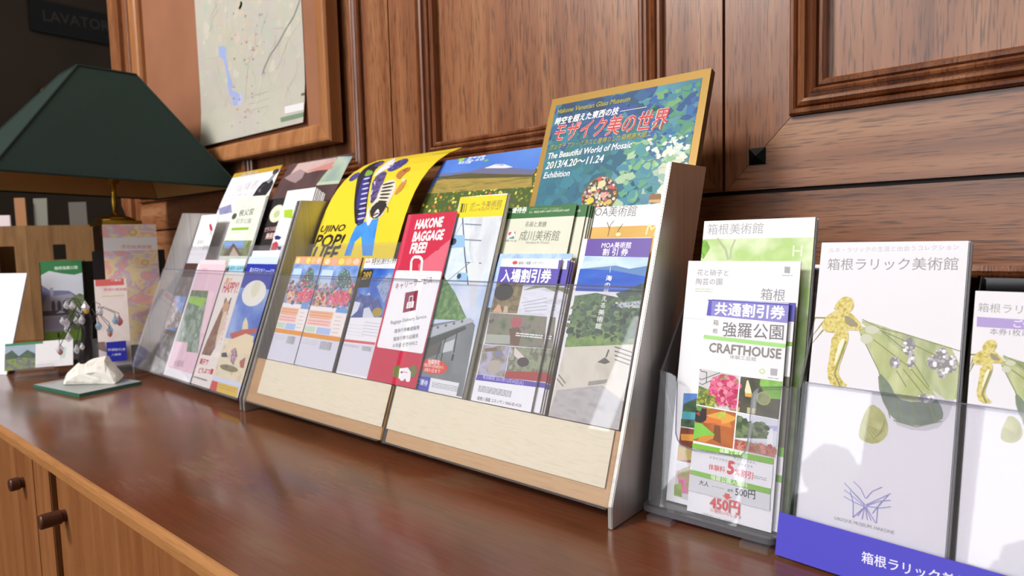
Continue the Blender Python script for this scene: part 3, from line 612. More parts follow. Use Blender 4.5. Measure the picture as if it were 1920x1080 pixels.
s = Sheet('leaflet', RF, .0131, u0, u1, .168, w1, 'blue leaflet with a dark dotted edge, behind the purple tickets', t=.0006, base=NM(['8fb4ea', 'b8d0f4', '6a98e0'], 40, 40, 3), edge=PAPER_EDGE)
s.poly(K2(215, 0, 268, 0, 205, 225, 160, 215), M('1c2c5a')); 
for i in range(8):
    for j in range(2): s.poly(K2(222+16*j-7*i, 12+25*i, 234+16*j-7*i, 12+25*i, 230+16*j-7*i, 26+25*i, 218+16*j-7*i, 26+25*i), M('e0e6f2'))
s.done()
# --- grey-green museum leaflet
K1 = crop(930, 375, 10.283)
u0, u1, w0, w1 = quad(RF, .0155, (943, 386), (1079, 385), (868, 744), None); u1 = RF.px((1064, 461), -.0155)[0]+.0
s = Sheet('leaflet', RF, .0168, u0, u1, .0645, w1, 'front pale grey-green leaflet with a dark green heading strip', 'leaflet', 'grey-green leaflets with green headings', t=.0008, base=NM(['d2d4c2', 'dcdccb'], 20, 20, 2), edge=PAPER_EDGE)
GRN = M('2f6a34', .4); s.rect(s.n(0, 0, 1, .062), GRN); s.text('ご優待券', *K1(222, 238, 580, 245), M('eef2e6'), 1.15, .02); s.text('このチケットで1枚につき5名様まで', *K1(650, 190, 1265, 180), M('9ab48c'), 1); s.text('大人・高校生1200円→1000円 小中学生600円→500円', *K1(636, 255, 1410, 215), M('d8e2cc'), 1.3, .01)
s.text('名画と景勝', *K1(556, 505, 965, 510), M('8a867c'), 1.1, .01); s.text('成川美術館', *K1(440, 765, 1205, 772), M('7a786f'), 1.15, .0); s.text('Narukawa Art Museum', *K1(575, 842, 1020, 842), M('9a988c'), 1.2)
s.poly(K1(240, 610, 370, 600, 370, 745, 225, 745), M('f0eee6')); s.poly(K1(245, 625, 310, 612, 285, 665, 240, 690), M('c24a5c')); s.poly(K1(345, 615, 375, 608, 375, 670), M('b8445a')); s.poly(K1(228, 745, 350, 690, 355, 745), M('4a8a7c')); s.text('箱根・芦ノ湖', *K1(180, 800, 385, 808), M('8a887c'), 1)
s.rect(s.n(0, .72, .12, .86), M('c9b496'))
o = s.done(); again(o, RF.X*.0118-RF.N*.0035, 'grey-green leaflet behind and right of its twin, edge only showing', 'grey-green leaflets with green headings')
for i in (1, 2, 3): again(o, RF.X*(.0135+.0012*i)-RF.N*(.0035+.002*i), 'grey-green leaflet at the back of its stack, showing a dark edge', 'grey-green leaflets at the back of the stack')
# --- purple-headed sea view leaflet and gold leaflet behind it
K3 = crop(1010, 430, 2.7696)
s = rs('leaflet', .0055, (1101, 446), (1222, 447), (1021, 777), (1160, 808), 'purple-headed discount leaflet with blue sea and terrace photo', t=.0008, edge=PAPER_EDGE)
s.poly(K3(255, 45, 600, 45, 575, 146, 238, 138), M('5a3a9c', .4)); s.text('MOA美術館', *K3(325, 95, 478, 96), M('f0eaf8'), 1.1, .012); s.text('割 引 券', *K3(330, 132, 462, 134), M('f0eaf8'), .95, .02)
s.poly(K3(238, 138, 590, 146, 560, 260, 205, 260), NM(['a8c4ea', 'c8dcf4', '8fb0e0'], 20, 40, 3)); s.poly(K3(222, 205, 330, 195, 400, 188, 470, 205, 570, 190, 560, 250, 215, 245), M('5a82b8'))
s.poly(K3(215, 205, 380, 212, 565, 245, 548, 330, 190, 320), NM(['1c4cb4', '2458c2', '3468cc'], 20, 90, 3)); s.poly(K3(490, 300, 550, 278, 545, 345, 420, 360, 400, 335), NM(['1f3a4a', '2c4a44', '4a6a5a'], 120, 120, 4))
s.poly(K3(188, 345, 300, 330, 420, 355, 548, 335, 500, 600, 140, 615), NM(['2c4a34', '3f6440', '5a7c4a', '1f3430', '7c9460'], 90, 90, 6, .3, .7)); s.poly(K3(400, 385, 540, 370, 535, 410, 390, 405), NM(['6a8a90', 'c8d0d0', '44604c'], 240, 240, 3)); s.poly(K3(145, 560, 260, 520, 420, 480, 515, 520, 500, 600, 135, 612), NM(['5a7c3c', '6f9248', '8aa65a'], 160, 160, 5))
s.poly(K3(135, 612, 500, 598, 400, 1060, 0, 985), NM(['cfc8b8', 'd8d2c4', 'c4bcac'], 40, 30, 3)); s.poly(K3(95, 835, 330, 810, 480, 900, 420, 1060, 30, 1000), NM(['a8a6aa', 'bab6b4', '98969c'], 40, 90, 4))
s.dabs(*K3(175, 380, 520, 590), 170, .0032, ['2f4a34', '45663f', '5f7e4c', '26392e', '7c9460', '3a5a48'], seed=5); s.dabs(*K3(390, 375, 530, 410), 40, .0012, ['c4ccd0', '8a9ca4', 'd8d8d4', '5a7080'], seed=6)
for i in range(4): s.line(K3(395, 610+22*i, 490, 640+22*i), .0012, M('5c5c58'))
s.poly(K3(305, 690, 345, 665, 372, 690, 345, 700), M('55544e')); s.line(K3(350, 665, 365, 625), .0016, M('5a5a50')); s.poly(K3(260, 790, 360, 778, 350, 800, 255, 812), M('98948c')); s.line(K3(105, 755, 140, 800), .0012, M('77736c')); s.line(K3(95, 775, 128, 815), .0012, M('77736c'))
s.text('海の見える美術館', K3(370, 235)[0], K3(308, 520)[0], WHITE, 1.25, .02, vert=True); s.line(K3(374, 195, 372, 225), .0005, WHITE)
s.done()
GOLD = NM(['c89a44', 'd2a650', 'dcb262'], 14, 14, 3)
u0, u1, w0, w1 = quad(RF, .024, (1098, 384), (1240, 382), (1004, 772), None)
s = Sheet('leaflet', RF, .0282, u0, min(u1, -.0075), .0645, w1, 'gold leaflet with white heading standing behind the sea view leaflet', t=.002, base=GOLD, edge=PAPER_EDGE)
P5 = crop(860, 360, 1.6875); s.rect(s.n(0, 0, 1, .10), WHITE); s.text('MOA美術館', *P5(408, 76, 560, 74), M('6a666a'), 1.15); s.text('M', *P5(590, 135, 622, 138), M('ecd9a8'), 1)
for q in (P5(472, 140, 480, 105, 492, 90), P5(478, 120, 470, 95), P5(500, 140, 506, 120, 520, 100), P5(362, 300, 340, 345, 345, 370, 325, 400), P5(340, 350, 315, 380)): s.line(q, .0009, M('6f5a36'))
s.oval(*P5(505, 134, 512, 140), M('e8d9a8'))
s.done()
# --- posters in the rear pocket
J2 = crop(580, 270, 4.911)
bendU = lambda y: -1.05*max(0, y-.20)**2
YEL = NM(['e2c928', 'e9d234'], 4, 4, 2, rough=.4)
s = Sheet('poster', RF, .0385, -.632, -.424, .115, .438, 'yellow concert poster with a figure in purple jacket and blue trousers', 'poster', t=.0005, base=YEL, bend=lambda y: -25.4*max(0, y-.09)**4)
DK = M('241a1c')
for st, q, h in (('UJINO', J2(92, 812, 318, 800), .66), ('POP!', J2(32, 948, 290, 948), .78), ('LIFE', J2(8, 1075, 240, 1072), .8)): s.text(st, *q, DK, h, .035, .2)
NAVY = M('2a2468'); PRT = NM(['2c2a6c', '4a48a4', '26203c', '8a86c8'], 220, 220, 3)
s.poly(J2(445, 735, 520, 715, 640, 680, 610, 830, 580, 1030, 490, 1030, 478, 850, 420, 900, 380, 1030, 320, 1030, 380, 860, 420, 775), NM(['2f7ad2', '4a96e4', '3a86da'], 30, 30, 2, rough=.4))
s.soft1(J2(425, 770, 412, 600, 430, 400, 450, 290, 520, 210, 630, 150, 690, 150, 640, 200, 590, 260, 575, 330, 540, 500, 520, 710), M('221c2a'))
s.soft1(J2(360, 330, 400, 280, 470, 250, 450, 310, 380, 350), PRT); s.soft1(J2(720, 220, 790, 160, 880, 125, 915, 140, 880, 190, 780, 245, 720, 255), PRT); s.soft1(J2(590, 190, 680, 150, 690, 170, 610, 220), PRT)
s.soft1(J2(500, 300, 575, 270, 560, 360, 520, 560, 515, 715, 440, 730, 435, 560, 465, 400), M('35307e'))
for i in range(9): s.soft1(J2(500-7*i, 318+46*i, 558-6*i, 305+46*i, 556-6*i, 318+46*i, 498-7*i, 332+46*i), M('c6c4e2'))
s.soft1(J2(540, 235, 590, 250, 575, 285, 505, 300, 520, 260), M('7aa844')); s.soft1(J2(580, 350, 560, 560, 525, 640, 530, 760, 560, 740, 600, 640, 545, 700, 570, 480, 620, 340), M('e0dee6'))
s.soft1(J2(590, 320, 680, 250, 720, 260, 690, 330, 640, 480, 560, 570, 570, 440), NM(['2a1f2c', '4a3a5c', '6a5a9c', '1c161c'], 160, 160, 3)); s.soft1(J2(585, 300, 700, 180, 790, 105, 785, 195, 690, 240, 620, 290), M('dedee4'))
s.soft1(J2(680, 350, 800, 320, 800, 420, 720, 560, 670, 675, 580, 690, 550, 600, 620, 500), M('d9d2c0'))
for i in range(6): s.soft1(J2(678-8*i, 368+30*i, 790-14*i, 345+36*i, 786-14*i, 360+36*i, 676-8*i, 386+30*i), M('2a2222'))
s.soft1(J2(555, 600, 640, 520, 720, 540, 700, 600, 640, 680, 570, 690), M('2c2423')); s.soft1(J2(610, 620, 640, 590, 650, 650, 580, 690), M('d8d0d4')); s.line(J2(690, 560, 725, 590, 722, 630), .0015, DK)
s.soft1(J2(790, 300, 830, 245, 930, 205, 930, 240, 860, 290, 830, 330), M('b8743c')); s.soft1(J2(780, 465, 850, 350, 910, 320, 860, 420, 800, 470), M('c48440')); s.soft1(J2(840, 330, 890, 315, 880, 360), M('d8d4cc')); s.soft1(J2(850, 250, 920, 210, 900, 260), M('8a4c2c'))
s.rows(*J2(1180, 65, 1340, 85), 1, M('8c7f2c'), .001)
s.done()
s = Sheet('poster', RF, .062, -.428, -.219, .09, .404, 'poster of a flower field below a snowy mountain and blue sky', 'poster', t=.0005, base=VM(['d8c23a', '6f7a2c', 'd9cc58', '586a28', '7c8a3c', 'c85a2c', 'e0d05a', '4c5a24', '66702c'], 175, '4a5a26', .42), bend=lambda y: -1.1*max(0, y-.16)**2)
J4F = crop(700, 180, 5.3333)
s.poly(P4(60, 160, 350, 105, 545, 120, 545, 170, 100, 200), NM(['8c7a3a', 'a89048', '6f6a34'], 25, 200, 4))
s.poly(P4(180, 130)+s.n(0, .2, 0, 0, 1, 0)+P4(550, 110, 300, 125), NM(['3f6ac4', '4f7ad0', '5f8ad8'], 8, 10, 3)); s.poly(P4(150, 122, 300, 108, 380, 85, 430, 82, 480, 96, 560, 102, 548, 122, 360, 116, 180, 140), M('6a6a8c')); s.poly(P4(355, 96, 400, 80, 435, 80, 470, 92, 440, 96), M('d4d8e6')); s.poly(P4(150, 132, 300, 116, 545, 122, 545, 130, 200, 140), M('54502e'))
s.dabs(*s.n(0, .30, 1, .62), 260, .0030, ['d8c23a', 'e0d05a', 'c8b030', '5a6a26', 'd8cc68', '4a5a22', 'c85a2c', '7c8a34'], seed=12)
s.text('箱根の四季', *J4F(965, 612, 1115, 610), M('dfe8fa'), 1.1, .02); s.text('花ごよみ', *J4F(930, 650, 1100, 645), M('dfe8fa'), 1., .02); s.text('湿生花園', *J4F(845, 678, 970, 672), M('dfe8fa'), .8, .02); s.oval(*J4F(885, 632, 905, 648), M('8cc44a')); s.oval(*J4F(1130, 645, 1145, 655), M('6ab46a'))
s.done()
# framed board
BF = Fr(RF(0, 0, -.062), RF.X, RF.Y); q = [RF.px(p, -.060) for p in ((1035, 190), (1335, 123), (1300, 303))]
bu0, bu1, bw1 = q[0][0], q[1][0], (q[0][1]+q[1][1])/2
t = root('framed_board', RF((bu0+bu1)/2, .10, -.066), 'gold-edged exhibition board with teal painting and red Japanese title, standing in the rack', 'board', yaw=R(-.9))
J7 = crop(980, 120, 3.8575)
m = MB(); m.box(RF, (bu0, .10, -.0695), (bu1, bw1, -.0605), M('5a4426', .4)); m.box(RF, (bu0, .10, -.0605), (bu1, bw1, -.0600), M('a07c34', .4, .2)); m.build('board', parent=t, bevel=0)
s = Sheet('print', RF, .0598, bu0+.0085, bu1-.0085, .105, bw1-.010, None, None, t=.0001, base=NM(['1c4a6a', '2a6478', '34748a', '4a8c9c', '2f6a74'], 10, 10, 4, .25, .75, rough=.4))
W_ = lambda a, b, c, d: (s.n(a, b)[0], s.n(c, d)[0])
for k, (bx, n, sz, cs) in enumerate(((W_(0, .42, 1, 1), 150, .014, ['5298b6', '6caec8', '80bcd0', '60a4bc', '8cc4d4']), (W_(0, 0, .75, .16), 110, .010, ['1c3c60', '24507c', '2c5a88', '1f4a70', '2a4c8c']), (W_(0, .12, .7, .45), 140, .010, ['235c74', '2c6c80', '327a8c', '28647c', '2f6f70']), (W_(.72, .02, 1, .22), 110, .006, ['2c5a9c', '3a7a8c', '24649c', '4a8a6a', '1f4a80', '6a9c6c']), (W_(.60, .2, 1, .55), 150, .007, ['5a9878', '8ab48c', '4a8c94', '6fa87c', '3f809c', 'a4c09c']), (W_(.84, .26, 1, .62), 110, .0065, ['c8ccb4', 'd4d4c0', 'a8bca8', 'd8d8c8', '8cb0a4']), (W_(.74, .19, .98, .26), 70, .003, ['d8dcd0', '3f80a0', 'c4d4cc', '2c6490', 'e0e0d8']), (W_(.62, .5, .9, .75), 60, .009, ['6a9c7c', '7cacA0'.lower(), '58949c']))): s.dabs(*bx, n, sz, cs, seed=k)
for st, q, c, h, b in (('Hakone Venetian Glass Museum', J7(248, 362, 775, 270), 'a8a044', 1.15, .02), ('時空を超えた東西の技', J7(232, 440, 690, 360), 'eef0f2', 1.15, .03), ('ヴェネチアン・グラスと里帰りした箱根寄木細工', J7(195, 622, 930, 520), 'b0a850', 1.2, .01), ('The Beautiful World of Mosaic', J7(178, 690, 785, 605), 'eceff2', 1.2, .02), ('2013/4.20〜11.24', J7(165, 762, 580, 710), 'eef0f2', 1.15, .02), ('Exhibition', J7(150, 830, 338, 810), 'e0e8f0', 1.15, .02)): s.text(st, *q, M(c), h, b, .18)
s.line(J7(706, 345, 900, 312), .0007, M('dfe4e8')); s.text('モザイク美の世界', *J7(215, 556, 1040, 452), M('f0d8d4'), 1.35, .035, .18); s.text('モザイク美の世界', *J7(215, 556, 1040, 452), M('c4363c'), 1.35, .012, .18)
EGG = VM(['d8c4a8', 'c8505a', 'e0c050', 'a8b49c', 'cfa0a8', '8a8c5c', 'b87c4c', 'e2d8c8'], 260, '4a3a30', .5)
a = s.loc(J7(556, 945)[0]); rx = (s.loc(J7(682, 945)[0])[0]-s.loc(J7(430, 945)[0])[0])/2; ry = s.loc(J7(570, 815)[0])[1]-a[1]
s.face([(a[0]+rx*math.cos(i*math.pi/12)*(1-.12*math.sin(i*math.pi/12)), a[1]+ry*math.sin(i*math.pi/12)) for i in range(24)], M('8a6a30')); s.face([(a[0]+(rx-.001)*math.cos(i*math.pi/12)*(1-.12*math.sin(i*math.pi/12)), a[1]+(ry-.001)*math.sin(i*math.pi/12)) for i in range(24)], EGG)
for x, y, r_, c in ((575, 870, 24, 'dccb9c'), (490, 990, 22, 'd6c440'), (515, 905, 16, 'd8d0a0'), (585, 950, 18, 'd0a090'), (560, 832, 14, 'c85038'), (640, 890, 14, 'c0505c'), (535, 950, 14, 'b8b4b0'), (625, 1000, 18, 'd0a85c')): s.oval(*J7(x, y, x+r_, y+r_), M(c))
s.poly(J7(915, 960, 940, 940, 1000, 940, 1000, 1000, 915, 1005), M('8a6038')); s.poly(J7(915, 985, 1000, 980, 1000, 1005, 915, 1005), M('c8a06c'))
o = s.done(); mw = o.matrix_world.copy(); o.parent = t; o.matrix_parent_inverse = Matrix.Identity(4); o.matrix_basis = t.matrix_basis.inverted() @ mw
# ------------------------------------------------------------------ second rack, further left
O2 = onz(454, 771)+Vector((-.0028, 0, .0004))
QF, QK = rack(O2, -2.0, .459, 'narrower leaning metal leaflet rack left of the wide one', [(-.4540, -.2310), (-.2280, -.005)], .195, False, .01)
def qs(name, d, TL, TR, BL, BR, label, w0=None, **k):
    u0, u1, a, w1 = quad(QF, d, TL, TR, BL, BR); return Sheet(name, QF, d, max(u0, -.452), min(u1, -.0065), w0 if w0 is not None else -.0020, w1, label, edge=PAPER_EDGE, **k)
J6 = crop(300, 470, 3.857); J8 = crop(400, 280, 5.4)
s = qs('leaflet', .0045, (330, 492), (371, 495), (303, 695), None, 'brown leaflet with a snowy peak photo, at the left end of the narrower rack', base=M('5a443c', .45))
s.rect(s.n(0, .0, 1, .13), M('4a302a')); s.text('箱根', *J6(118, 135, 150, 138), WHITE, 1, .02); s.rect(s.n(0, .13, 1, .31), NM(['8a7e78', '6a5c56', 'a09690'], 40, 40, 4))
s.rect(s.n(0, .31, .93, .62), NM(['4a72b8', '7a9cd0', 'c8d0dc'], 20, 20, 3)); s.poly(J6(30, 420, 70, 340, 110, 400, 190, 470, 170, 560, 0, 560), NM(['d4d4d8', 'a8a4a4', '7c6458', 'e0e0e4'], 60, 60, 4)); s.rect(s.n(0, .66, 1, 1), NM(['b8b4b4', '8a8686', '5c504c', 'd0cccc'], 40, 40, 4)); s.done()
s = qs('leaflet', .0055, (369, 494), (424, 497), (305, 700), (355, 720), 'pink leaflet with a green golf course photo', base=M('e6c2cf', .45))
s.rect(s.n(0, .0, .1, 1), PAPER); s.rect(s.n(0, .93, 1, 1), PAPER); s.text('GOLF', *J6(300, 148, 340, 148), M('c86a8a'), .8)
s.poly(J6(230, 285, 350, 290, 290, 600, 275, 740, 190, 730, 200, 665, 112, 655), NM(['7a9078', '98a89c', '5c7458', 'b4bcb4'], 40, 40, 4)); s.poly(J6(215, 330, 340, 345, 310, 410, 205, 375), NM(['86b83c', '9cc84c'], 40, 40, 2)); s.poly(J6(230, 285, 350, 290, 342, 335, 218, 325), NM(['4a5c3c', '7c8a68'], 90, 90, 4)); s.poly(J6(290, 590, 345, 380, 352, 300, 395, 300, 345, 600), M('ecccd6')); s.text('大箱根', *J6(95, 830, 165, 838), M('9a7a8a'), .9); s.done()
s = qs('leaflet', .0065, (428, 510), (461, 513), (352, 719), (398, 738), 'white leaflet with a long-necked animal and red HAPPY lettering', base=M('e8e0d8', .45))
s.text('HAPPY!', *J6(447, 300, 555, 304), M('c43a4c'), 1.5, .03); s.text('春だ', *J6(470, 235, 515, 237), M('e09a5a'), 1, .03)
s.poly(J6(440, 430, 460, 390, 480, 335, 490, 380, 515, 335, 505, 400, 470, 500, 440, 600, 400, 700, 365, 760, 300, 750, 340, 650, 390, 540), NM(['6f4630', '8a5c40', '5a3626'], 60, 60, 4)); s.poly(J6(460, 440, 490, 420, 470, 520, 430, 640, 395, 700, 420, 580), M('d8c4ac')); s.line(J6(460, 395, 470, 345), .002, M('3a2620')); s.line(J6(500, 390, 518, 340), .002, M('3a2620')); s.poly(J6(455, 395, 480, 360, 505, 390, 485, 440, 450, 445), M('c49a78'))
s.text('ひつじのショー', J6(495, 440)[0], J6(430, 690)[0], M('d86a72'), 1, .01, vert=True); s.text('親子で', *J6(285, 815, 345, 825), RED, 1, .03); s.text('どうぶつ園', *J6(275, 880, 380, 892), RED, .9, .03); s.rows(*J6(245, 905, 340, 945), 3, GREY, .0007); s.done()
s = qs('leaflet', .0045, (471, 476), (522, 487), (392, 727), (446, 744), 'deep blue leaflet with a white oval and a cream turreted house', base=M('3450a8', .45))
s.rect(s.n(0, 0, 1, .055), M('c8d8f2')); s.rect(s.n(0, .055, 1, .24), M('2434a0')); s.rows(*J6(655, 72, 840, 96), 1, M('c8cce8'), .001); s.text('星の王子さまミュージアム', *J6(645, 155, 835, 170), M('c8cef0'), 1.3, .015)
s.rect(s.n(0, .24, 1, .62), NM(['3a5cb4', '5a7cc8', '8aa4d8', 'a4b8dc'], 12, 14, 3)); s.oval(*J6(678, 308, 735, 412), M('e8e6da')); s.oval(*J6(690, 280, 702, 340), M('dcd8bc'))
s.rect(s.n(0, .62, 1, .93), NM(['d8c8a4', 'e2d6b8', 'c4a888'], 40, 40, 3)); s.poly(J6(585, 640, 600, 520, 622, 480, 635, 520, 640, 650), M('e0d4ac')); s.poly(J6(505, 600, 600, 570, 700, 560, 700, 590, 660, 600, 640, 640, 560, 640, 520, 640), M('b8543c')); s.poly(J6(520, 640, 620, 600, 680, 620, 660, 750, 480, 740), M('e6d4b0')); s.poly(J6(445, 740, 480, 735, 490, 770, 445, 770), M('3c3a52')); s.poly(J6(575, 800, 620, 770, 605, 850, 580, 845), M('a85c4c')); s.poly(J6(515, 720, 550, 700, 560, 760, 530, 830, 510, 800), NM(['4a4658', 'a4788a', 'd8c8cc'], 200, 200, 3)); s.oval(*J6(498, 850, 558, 890), NM(['6a6a3c', '8a7a5c', '4a5030'], 100, 100, 3))
s.rect(s.n(0, .9, 1, 1), M('ccd4ec')); s.poly(J6(370, 935, 570, 990, 555, 1070, 355, 1000), M('d8b43c')); s.poly(J6(370, 935, 420, 950, 405, 1025, 358, 1000), M('c83c3c')); s.rows(*J6(430, 960, 540, 1030), 2, M('a88a2c'), .001); s.done()
# sheets glimpsed between the front ones
s = qs('leaflet', .0125, (374, 486), (424, 489), (312, 700), None, 'pale pink leaflet standing behind the golf leaflet', base=M('eed2da', .45)); s.done()
s = qs('leaflet', .0125, (428, 484), (462, 487), (365, 715), None, 'pale blue headed leaflet behind the long-necked animal leaflet', base=M('d8e6ee', .45))
s.rect(s.n(0, .05, 1, .2), M('a8d4e8')); s.text('箱根の森美術館', *J6(502, 140, 618, 140), M('3a7a94'), 1, .02); s.done()
s = qs('leaflet', .0135, (474, 468), (526, 472), (400, 720), None, 'white leaflet rising behind the deep blue leaflet', base=M('dfe8f6', .45)); s.done()
# middle tier
s = qs('leaflet', .036, (362, 402), (409, 405), (337, 485), (385, 490), 'white leaflet with a small red and black dancing figure mark', w0=.05)
L2 = crop(140, 320, 4.5); s.poly(L2(1135, 455, 1150, 445, 1165, 490, 1150, 510, 1140, 495), M('b03050')); s.poly(L2(1150, 500, 1172, 495, 1150, 520), M('c05a6c')); s.line(L2(1132, 555, 1148, 515, 1158, 555), .0012, BLK); s.text('彫刻の', *L2(1030, 620, 1085, 618), M('6a6a72'), 1); s.text('森クラフト美術館', *L2(950, 668, 1145, 668), M('7c7c84'), .9); s.rows(*L2(970, 700, 1090, 715), 1, LGREY, .0006); s.done()
s = qs('leaflet', .036, (441, 370), (496, 371), (415, 487), (466, 489), 'pale green memorial park leaflet with a thatched roof photo', w0=.05, base=NM(['d4dccb', 'e2e8da', 'ccd6c4'], 18, 18, 3))
J8b = J8; s.text('秩父宮', *J8b(255, 675, 400, 655), M('3c4038'), .75, .01); s.text('記念公園', *J8b(225, 745, 375, 745), M('6c7068'), .7, .0); s.oval(*J8b(212, 678, 226, 708), M('4c5448')); s.rows(*J8b(280, 575, 380, 590), 1, LGREY, .0006); s.poly(J8b(188, 795, 360, 788, 352, 815, 182, 822), M('8cb83c'))
s.poly(J8b(100, 925, 395, 922, 350, 1080, 30, 1080), NM(['5c6e3c', '7c8a58', '98a878'], 80, 80, 4)); s.poly(J8b(110, 935, 320, 925, 300, 1000, 110, 1000), M('7c98d0')); s.poly(J8b(95, 1080, 205, 950, 300, 1080), M('5c4638')); s.poly(J8b(160, 1080, 205, 990, 260, 1080), M('c8b8a4')); s.done()
plain_stack(s, 2, .0012, 'pale green leaflet behind its front copy, dark edge showing', 'copies behind the memorial park leaflet', edge=M('3a3a34'), du=.0012)
s = qs('leaflet', .0490, (505, 373), (531, 372), (470, 475), None, 'black leaflet with a cream oval emblem', w0=.05, base=M('2e2a2a', .45)); s.w = .097
for v in s.bm.verts: v.co.x = .097 if v.co.x > .001 else 0
s.oval(*J8(640, 650, 682, 735), M('e4dcc8')); s.oval(*J8(642, 655, 660, 690), M('b8c49c')); s.text('ガラスの森', *J8(512, 835, 640, 818), M('c49a9c'), 1.1, .03); s.text('美術館', *J8(525, 905, 630, 895), M('d8b8b4'), 1, .04); s.poly(J8(400, 990, 580, 995, 575, 1020, 395, 1015), M('4a423c')); s.done()
s = qs('leaflet', .0345, (534, 356), (592, 354), (510, 475), None, 'white leaflet with a lime green flag shape, front of a thick stack', w0=.05)
s.poly(J8(715, 615, 805, 605, 800, 700, 715, 690), M('a8c832')); s.poly(J8(600, 950, 640, 930, 660, 960, 640, 1020, 580, 1020), M('c43a48')); s.poly(J8(620, 880, 650, 870, 690, 890, 670, 915, 625, 915), M('2a2c6c')); s.poly(J8(650, 980, 690, 985, 680, 1020, 650, 1015), M('2a2c6c')); s.done()
plain_stack(s, 6, .0019, 'white leaflet in the thick stack behind the lime green flag one', 'thick stack of white leaflets', edge=NM(['b8a890', '8a7a68', 'd0c4b4'], 40, 8, 2), du=.0022, dw=-.0012)
# rear tier posters
s = Sheet('poster', QF, .060, -.448, -.243, .12, .437, 'white poster with a gold top strip and a man in a black coat', 'poster', t=.0005, bend=lambda y: -.5*max(0, y-.16)**2)
s.rect(s.n(0, 0, 1, .035), M('b8962c')); s.poly(J8(270, 255, 780, 105, 765, 150, 265, 260), M('b8962c'))
s.poly(J8(395, 475, 450, 390, 500, 335, 560, 310, 600, 300, 608, 340, 580, 400, 530, 465), M('26242a')); s.poly(J8(540, 330, 590, 270, 625, 230, 640, 245, 600, 300, 560, 345), M('8c8a90')); s.oval(*J8(632, 225, 650, 248), M('3a3034')); s.poly(J8(450, 420, 520, 350, 470, 440), M('5c5a62'))
for st, q in (('世界の', J8(255, 310, 430, 275)), ('指揮者', J8(215, 440, 440, 385)), ('コンサート', J8(110, 530, 390, 480))): s.text(st, *q, M('b0aeba'), .75, 0, .1)
s.poly(J8(50, 600, 180, 555, 190, 640, 60, 665), NM(['7c7ca8', '9c9cc0'], 30, 30, 3)); s.done()
s = Sheet('poster', QF, .0635, -.2405, -.021, .12, .444, 'dark poster of a mountain at dusk with a pale green corner', 'poster', t=.0005, base=NM(['4a3436', '5a4244', '3c2a2c'], 14, 14, 3), bend=lambda y: -.75*max(0, y-.15)**2)
s.rect(s.n(0, .3, .3, .5), M('2a3aa8'))
s.poly(J8(860, 145, 1250, 80, 1230, 140, 1050, 215, 950, 240, 880, 200, 760, 280), NM(['b8a0a4', 'c4a8a4', 'a88c90'], 14, 14, 3)); s.poly(J8(930, 225, 1150, 150, 1240, 120, 1200, 200, 1050, 215), M('c08078')); s.poly(J8(720, 290, 800, 240, 880, 200, 930, 225, 900, 290, 830, 340, 760, 315), M('9c8488')); s.poly(J8(1040, 365, 1110, 270, 1230, 130, 1260, 75, 1520, 50, 1420, 180, 1290, 340), NM(['8a9c98', '9cae9c', 'aab8a8', '8494a0'], 14, 14, 4)); s.poly(J8(1040, 365, 1060, 335, 1300, 310, 1280, 345), M('b4c0a8'))
s.done()
# ------------------------------------------------------------------ clear holder with discount tickets
PA = onz(1222, 968); FA = lean(PA, 0, 13)
def clear_holder(name, F, u0, u1, top, back, depth, lab, notch=None, mat=ACRYL, tray=True, feet=()):
    t = root(name, F((u0+u1)/2, .0, -.01), lab, 'holder'); th = .002
    m = MB()
    pts = [(u0, .0105), (u1, .0105), (u1, top)]+(notch[::-1] if notch else [])+[(u0, top)]
    m.prism(F, pts, .0, th, mat); m.build('front_pane', parent=t)
    if notch:
        m = MB(); m.tube([F(x, y, th/2) for x, y in notch], .0006, ACRYL_EDGE, 6); m.build('rim', parent=t, smooth=True)
    else:
        m = MB(); m.box(F, (u0, top+.00005, 0), (u1, top+.0012, th), ACRYL_EDGE); m.build('rim', parent=t)
    for a in (u0, u1+th):
        m = MB(); q = [(.0125, .0), (.0205, -depth), (back-.03, -depth), (top, .0)]
        S = Fr(F(a, 0, 0), -F.N, F.Y); m.prism(S, [(-d, y) for y, d in [(q[0][0], 0), (q[1][0], -depth), (q[2][0], -depth), (q[3][0], 0)]], -th, 0, ACRYL_EDGE); m.build('side_pane', parent=t)
    m = MB(); m.box(F, (u0, .0205, -depth-th), (u1+th, back, -depth-.0001), ACRYL_EDGE); m.build('back_pane', parent=t)
    if tray:
        m = MB(); r = .008; H = Fr(Vector((F.P.x, F.P.y, ZC)), F.X, Vector((0, 0, 1)).cross(F.X)); P = []
        a, b, c, d = u0-.006, u1-.007, -.004, depth+.02
        for cx, cy, q in ((b-r, d-r, 0), (a+r, d-r, 1), (a+r, c+r, 2), (b-r, c+r, 3)): P += [(cx+r*math.cos((q+i/5)*math.pi/2), cy+r*math.sin((q+i/5)*math.pi/2)) for i in range(6)]
        m.prism(H, P, .0052, .0100, ACRYL_TINT); m.build('tray', parent=t)
        for f in (u0+.004, u1-.032):
            m = MB(); m.prism(H, [(f, -.011), (f+.022, -.011), (f+.022, .018), (f, .018)], .0004, .0050, ACRYL); m.build('foot', parent=t)
    return t
C7 = crop(1180, 660, 2.571)
nt_ = [FA.px(p, 0) for p in C7(150, 85, 200, 103, 224, 118, 234, 150, 228, 300, 226, 390, 236, 425, 252, 448, 310, 470, 420, 485, 540, 500, 562, 478, 572, 440, 581, 370, 590, 230, 598, 200, 615, 180, 640, 170, 740, 170)]
HA_U0, HA_U1, HA_TOP = -.003, .1140, (nt_[0][1]+nt_[-1][1])/2
nt_[0] = (nt_[0][0], HA_TOP); nt_[-1] = (HA_U1-.004, HA_TOP)
